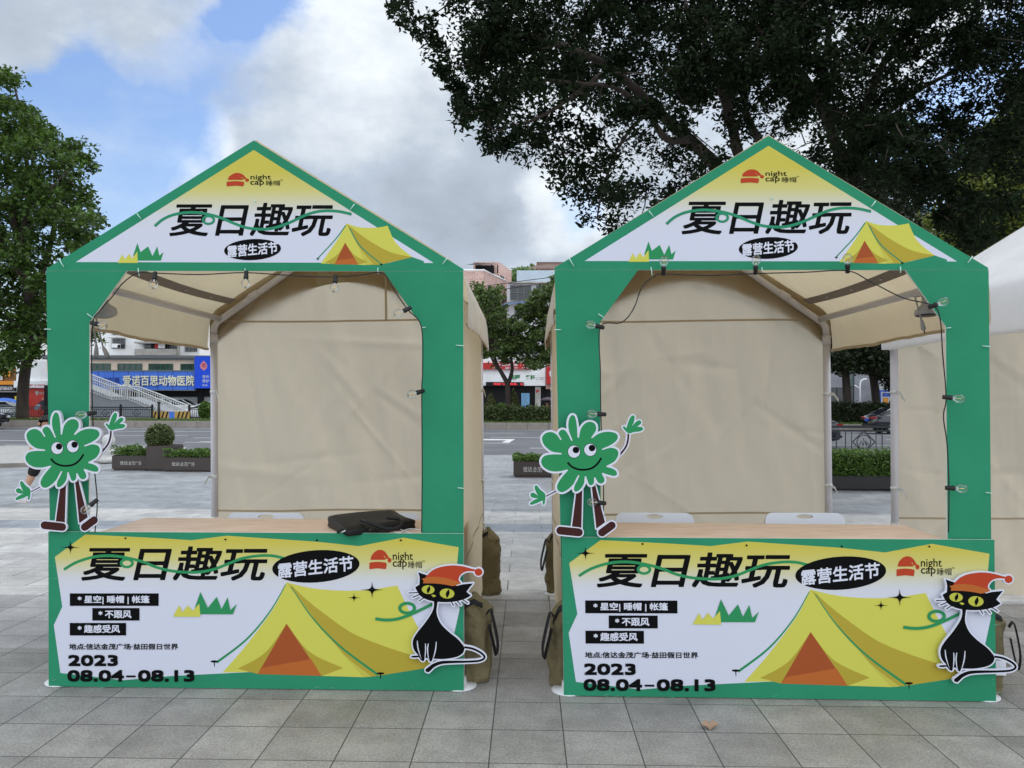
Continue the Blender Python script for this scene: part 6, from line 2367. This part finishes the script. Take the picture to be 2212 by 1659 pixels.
PSIL = mat('silver_paint', C(186, 190, 196), .25, metal=.4, coat=.6)
PWHT = mat('white_paint', C(225, 226, 228), .3, coat=.6)
PBLK = mat('black_paint', C(24, 26, 36), .2, coat=.9)
PDRK = mat('dark_blue_paint', C(34, 38, 46), .2, coat=.9)
q = P(12, 900, 53.6)
car('parked_car', 'silver sedan with red tail lamps parked left of the leaning tree trunk', (q.x - 1.2, 53.6, -.10), 197, PSIL)
q = P(5, 930, 41.6)
car('passing_car', 'dark car nose just entering at the left edge of the photo', (q.x - 2.35, 41.6, -.12), 2, PDRK)
q = P(388, 890, 60.2)
car('parked_car', 'white van like car behind the white stair railing', (q.x, 60.2, -.1), 8, PWHT, True)
q = P(424, 890, 58.4)
car('parked_car', 'white sedan parked behind the iron railing, right of the stairs', (q.x + .8, 58.4, -.1), 200, PWHT)
q = P(1876, 900, 41.6)
car('passing_car', 'black sedan with a blue plate driving past at right', (q.x + 2.3, 41.6, -.12), -3, PBLK)
q = P(1848, 880, 54.6)
car('parked_car', 'white sedan parked behind the two dark trunks at right', (q.x + .3, 54.6, -.1), 182, PWHT)
q = P(1826, 945, 28.6)
car('passing_car', 'dark car tail lamp peeping out behind the right tent pole', (q.x - 2.75, 28.6, -.12), 178, PDRK)
q = P(1213, 870, 58)
car('parked_car', 'white car beside the person with the umbrella', (q.x + 2.1, 57.5, -.1), 180, PWHT)
b = MB()
qa = P(-40, 880, 58)
qb = P(36, 880, 58)
b.sheet(lambda u, v: (qa.x + (qb.x - qa.x) * u, 57.5 + 2 * v, -.1 + 1.35 - .12 * math.sin(9 * u) * v + .28 * math.sin(math.pi * v) - .75 * (abs(2 * u - 1) ** 6)), 24, 8)
for k in range(5):
    xx = qa.x + (qb.x - qa.x) * k / 4
    b.box(xx - .03, xx + .03, 57.48, 57.54, -.1, 1.15, 1)
b.box(qa.x, qb.x, 57.6, 59.3, -.1, .9, 1)
one(b, 'covered_stall', [mat('blue_tarpaulin', C(50, 110, 210), .6, .5, 5, .1, 2), TRIMB], 'low stall under a blue tarpaulin behind the silver sedan', 'stall')

# ------------------------------------------------------------------ people
SKIN = mat('skin', C(196, 150, 124), .6)
HAIR = mat('black_hair', C(24, 21, 21), .7, .4, 40)
NAVYS = mat('navy_shirt', C(34, 38, 58), .85, .2, 20)
SHORT = mat('black_shorts', C(22, 22, 26), .85, .2, 20)
SHOE = mat('white_shoe', C(214, 208, 206), .6)
SHOER = mat('shoe_sole', C(222, 206, 200), .6)
SPEC = mat('spectacle_frame', C(30, 26, 26), .4)
MAROON = mat('maroon_shirt', C(110, 34, 44), .85)


def skinned(name, pts, edges, m, root, sub=2, start=0, bevel=None):
    'continuous limb surface grown round a joint skeleton; pts = name: (x, y, z, radius)'
    keys = list(pts)
    me = bpy.data.meshes.new(name)
    r_ = root
    while r_.parent:
        r_ = r_.parent
    off = OFF[r_.name]
    me.from_pydata([tuple(Vector(pts[k][:3]) - off) for k in keys], [(keys.index(a), keys.index(b_)) for a, b_ in edges], [])
    me.materials.append(m)
    o = bpy.data.objects.new(name, me)
    col.objects.link(o)
    o.parent = root
    o.modifiers.new('skin', 'SKIN')
    sv = me.skin_vertices[0].data
    for i, k in enumerate(keys):
        r0 = pts[k][3]
        sv[i].radius = r0 if isinstance(r0, tuple) else (r0, r0)
        sv[i].use_root = i == start
    sm = o.modifiers['skin']
    sm.use_smooth_shade = True
    s2 = o.modifiers.new('subd', 'SUBSURF')
    s2.levels = s2.render_levels = sub
    return o


def chain(*ks):
    return [(a, b_) for a, b_ in zip(ks, ks[1:])]


def person(label, M, h, pose, top, bottom, shoe, hairm, group=None, short=True):
    root = thing('person', label, 'person', (0, 0, 0), M, group)
    S = h / 1.31
    J = {k: tuple(c * S for c in v[:3]) + ((v[3] * S) if not isinstance(v[3], tuple) else tuple(c * S for c in v[3]),) for k, v in pose.items() if k != 'face'}
    body = ['pelvis', 'waist', 'chest', 'neck', 'head0', 'head1']
    e = chain(*body)
    for s in 'lr':
        e += chain('chest', s + 'sh', s + 'el', s + 'wr', s + 'palm')
        e += chain('pelvis', s + 'hip', s + 'kn', s + 'an', s + 'toe')
    skinned('body', J, e, SKIN, root)
    # five fingers on each hand
    for s in 'lr':
        p = Vector(J[s + 'palm'][:3])
        d = (p - Vector(J[s + 'wr'][:3])).normalized()
        side = d.cross(Vector((0, 1, 0)))
        side = side.normalized() if side.length > .1 else Vector((1, 0, 0))
        fm = MB()
        for i, ln in enumerate((.045, .052, .056, .050, .040)):
            o_ = side * (i - 2) * .012 * S
            if i == 0:
                pts = [p - d * .02 * S + o_ * 1.2, p + o_ * 1.8 + d * .005 * S, p + o_ * 1.9 + d * .025 * S]
            else:
                pts = [p + o_, p + o_ + d * ln * .55 * S, p + o_ * .9 + d * ln * .85 * S + Vector((0, -.012 * S, 0))]
            fm.tube(pts, [.0075 * S, .007 * S, .005 * S], 6)
        fm.build('fingers', SKIN, root)
    g = 1.16
    up = {k: J[k] for k in ('waist', 'chest', 'lsh', 'rsh')}
    grow_ = lambda v, a: v[:3] + ((v[3] * a) if not isinstance(v[3], tuple) else tuple(c * a for c in v[3]),)
    mid = lambda a, b_, t, r_: tuple(J[a][i] + (J[b_][i] - J[a][i]) * t for i in range(3)) + (r_ * S,)
    sh = {'hem': mid('pelvis', 'waist', .35, .118), 'waist': grow_(J['waist'], g), 'chest': grow_(J['chest'], 1.12), 'col': mid('chest', 'neck', .75, .062)}
    for s in 'lr':
        sh[s + 'sh'] = grow_(J[s + 'sh'], 1.25)
        sh[s + 'sl'] = mid(s + 'sh', s + 'el', .72, .052)
    skinned('shirt', sh, chain('hem', 'waist', 'chest', 'col') + chain('chest', 'lsh', 'lsl') + chain('chest', 'rsh', 'rsl'), top, root, 2, 1)
    so = {'top': mid('pelvis', 'waist', .4, .11), 'pelvis': grow_(J['pelvis'], 1.12)}
    for s in 'lr':
        so[s + 'hip'] = grow_(J[s + 'hip'], 1.22)
        so[s + 'cut'] = mid(s + 'hip', s + 'kn', .92 if short else 1.0, .082)
        if not short:
            so[s + 'low'] = mid(s + 'kn', s + 'an', .92, .06)
    ed = chain('top', 'pelvis')
    for s in 'lr':
        ed += chain('pelvis', s + 'hip', s + 'cut') + ([] if short else chain(s + 'cut', s + 'low'))
    skinned('shorts' if short else 'trousers', so, ed, bottom, root, 2, 1)
    for s in 'lr':
        a, t = Vector(J[s + 'an'][:3]), Vector(J[s + 'toe'][:3])
        d = (t - a)
        d.z = 0
        d.normalize()
        heel = Vector((a.x, a.y, t.z)) - d * .035 * S
        sk = {'heel': (*heel, .034 * S), 'mid': (*(heel * .5 + t * .5 + Vector((0, 0, .012 * S))), .038 * S), 'toe': (*(t + d * .03 * S), .028 * S), 'ank': (a.x, a.y, a.z + .0 * S, .036 * S)}
        o = skinned('shoe', sk, chain('heel', 'mid', 'toe') + [('heel', 'ank')], shoe, root, 2, 1)
        sm_ = MB()
        c = heel * .5 + t * .5
        sm_.box(-.09 * S, .10 * S, -.036 * S, .036 * S, .002, .014 * S, 0, M4(c.x, c.y, 0, math.atan2(d.y, d.x)))
        sm_.build('sole', SHOER, o, .004)
    # head: hair cap, face features
    h0, h1 = Vector(J['head0'][:3]), Vector(J['head1'][:3])
    ctr = h0 * .45 + h1 * .55
    rr_ = .098 * S
    face = Vector(pose['face'][:3]).normalized() if 'face' in pose else Vector((0, -1, 0))
    right = face.cross(Vector((0, 0, 1))).normalized()
    hm = MB()
    vs, fs = [], []
    nu, nv = 20, 9
    for j in range(nv + 1):
        for i in range(nu):
            an = 2 * math.pi * i / nu
            dirf = right * math.cos(an) - face * math.sin(an)
            low = -.30 if math.sin(an) > -.25 else .42
            th = math.pi / 2 - (math.asin(low) + (math.pi / 2 - math.asin(low)) * (1 - j / nv)) * 1
            rad = rr_ * (1.10 + .05 * math.sin(5 * an + j))
            vs.append(ctr + dirf * math.sin(th) * rad + Vector((0, 0, math.cos(th) * rad * 1.16)))
    for j in range(nv):
        fs += [(j * nu + i, j * nu + (i + 1) % nu, (j + 1) * nu + (i + 1) % nu, (j + 1) * nu + i) for i in range(nu)]
    hm.add(vs, fs, 0, True)
    hm.build('hair', hairm, root, 0, .006)
    el_ = ctr + face * rr_ * .90
    for s in (-1, 1):
        c = el_ + right * s * .034 * S
        fm = MB()
        fm.lathe([(.001, 0), (.011 * S, .004 * S), (.001, .012 * S)], tuple(c - Vector((0, 0, .006 * S))), 8, 0)
        fm.build('eye', SPEC, root)
        ring = [c + face * .02 * S + right * .024 * S * math.cos(k * math.pi / 8) + Vector((0, 0, .018 * S * math.sin(k * math.pi / 8))) for k in range(17)]
        MB().tube(ring, .0022 * S, 5).build('spectacle_rim', SPEC, root)
        ear = ctr + right * s * rr_ * .97 + face * .01 * S
        MB().lathe([(.004 * S, -.028 * S), (.016 * S, -.01 * S), (.018 * S, .012 * S), (.004 * S, .028 * S)], tuple(ear), 8).build('ear', SKIN, root)
    MB().tube([el_ + face * .004, el_ + face * .026 * S + Vector((0, 0, -.028 * S)), el_ + face * .008 * S + Vector((0, 0, -.036 * S))], [.006 * S, .011 * S, .006 * S], 8).build('nose', SKIN, root)
    mo = el_ + Vector((0, 0, -.055 * S)) - face * .002
    MB().tube([mo - right * .02 * S, mo + face * .006 * S, mo + right * .02 * S], [.003 * S, .006 * S, .003 * S], 6).build('mouth', mat('lips', C(170, 100, 92), .5), root)
    return root


def M4(x, y, z, a=0):
    return Matrix.Translation((x, y, z)) @ Matrix.Rotation(a, 4, 'Z')


walk = dict(pelvis=(0, 0, .66, .095), waist=(.01, 0, .78, .088), chest=(.02, 0, .94, (.115, .085)), neck=(.03, 0, 1.06, .042), head0=(.045, 0, 1.13, .068), head1=(.05, 0, 1.235, .082),
            lsh=(.02, -.135, 1.0, .047), lel=(-.06, -.175, .82, .036), lwr=(-.04, -.19, .66, .026), lpalm=(-.02, -.19, .60, .028),
            rsh=(.02, .135, 1.0, .047), rel=(.06, .17, .83, .036), rwr=(.16, .17, .70, .026), rpalm=(.20, .165, .65, .028),
            lhip=(-.03, -.068, .62, .074), lkn=(-.14, -.07, .37, .054), lan=(-.30, -.07, .09, .036), ltoe=(-.22, -.08, .028, .03),
            rhip=(.03, .068, .62, .074), rkn=(.18, .07, .38, .054), ran=(.20, .07, .08, .036), rtoe=(.30, .07, .028, .03), face=(.55, -.83, 0))
p = G(92, 1085)
person('boy in navy shirt, black shorts and white shoes walking behind the left flower figure', M4(p.x, p.y, 0, R(-4)), 1.33, walk, NAVYS, SHORT, SHOE, HAIR)
stand = dict(pelvis=(0, 0, .66, .095), waist=(0, 0, .78, .09), chest=(0, 0, .94, (.115, .085)), neck=(0, 0, 1.07, .042), head0=(0, -.01, 1.13, .068), head1=(0, -.015, 1.235, .082),
             lsh=(-.135, 0, 1.0, .047), lel=(-.17, -.03, .82, .036), lwr=(-.06, -.15, .84, .026), lpalm=(-.03, -.17, .86, .028),
             rsh=(.135, 0, 1.0, .047), rel=(.17, -.03, .83, .036), rwr=(.06, -.14, .90, .026), rpalm=(.04, -.16, .95, .028),
             lhip=(-.068, 0, .62, .074), lkn=(-.075, -.01, .36, .054), lan=(-.08, .01, .08, .036), ltoe=(-.09, -.08, .028, .03),
             rhip=(.068, 0, .62, .074), rkn=(.075, -.01, .36, .054), ran=(.08, .01, .08, .036), rtoe=(.09, -.08, .028, .03), face=(0, -1, 0))
p = P(1182, 890, 56)
person('person in maroon shirt standing under a dark umbrella outside the clinic', M4(p.x, 56, -.1, 0), 1.66, stand, MAROON, SHORT, SPEC, HAIR, None, False)
b = MB()
c = Vector((p.x + .05, 55.8, -.1))
b.tube([c + Vector((0, 0, 1.1)), c + Vector((0, 0, 1.95))], .012, 6, 1)
b.tube([c + Vector((0, 0, 1.1)), c + Vector((.0, 0, 1.04)), c + Vector((.05, 0, 1.03)), c + Vector((.06, 0, 1.09))], .014, 6, 1)
b.lathe([(.58, 1.66), (.5, 1.76), (.34, 1.85), (.16, 1.90), (.01, 1.92)], tuple(c), 8, 0)
one(b, 'umbrella', [mat('plum_umbrella', C(84, 70, 84), .7), SPEC], 'dark plum umbrella held by the person outside the clinic', 'umbrella')

# fallen leaf on the paving
p = G(1531, 1573)
b = MB()
b.sheet(lambda u, v: (p.x + (u - .5) * .085 * math.sin(math.pi * (.08 + .84 * v)) + .01 * v, p.y + (v - .5) * .06, .004 + .016 * (u - .5) ** 2 * 4 + .008 * v * v), 6, 8)
one(b, 'fallen_leaf', mat('dry_leaf', C(168, 140, 118), .8), 'dry brown leaf lying on the grey paving in front of the right counter', 'leaf')
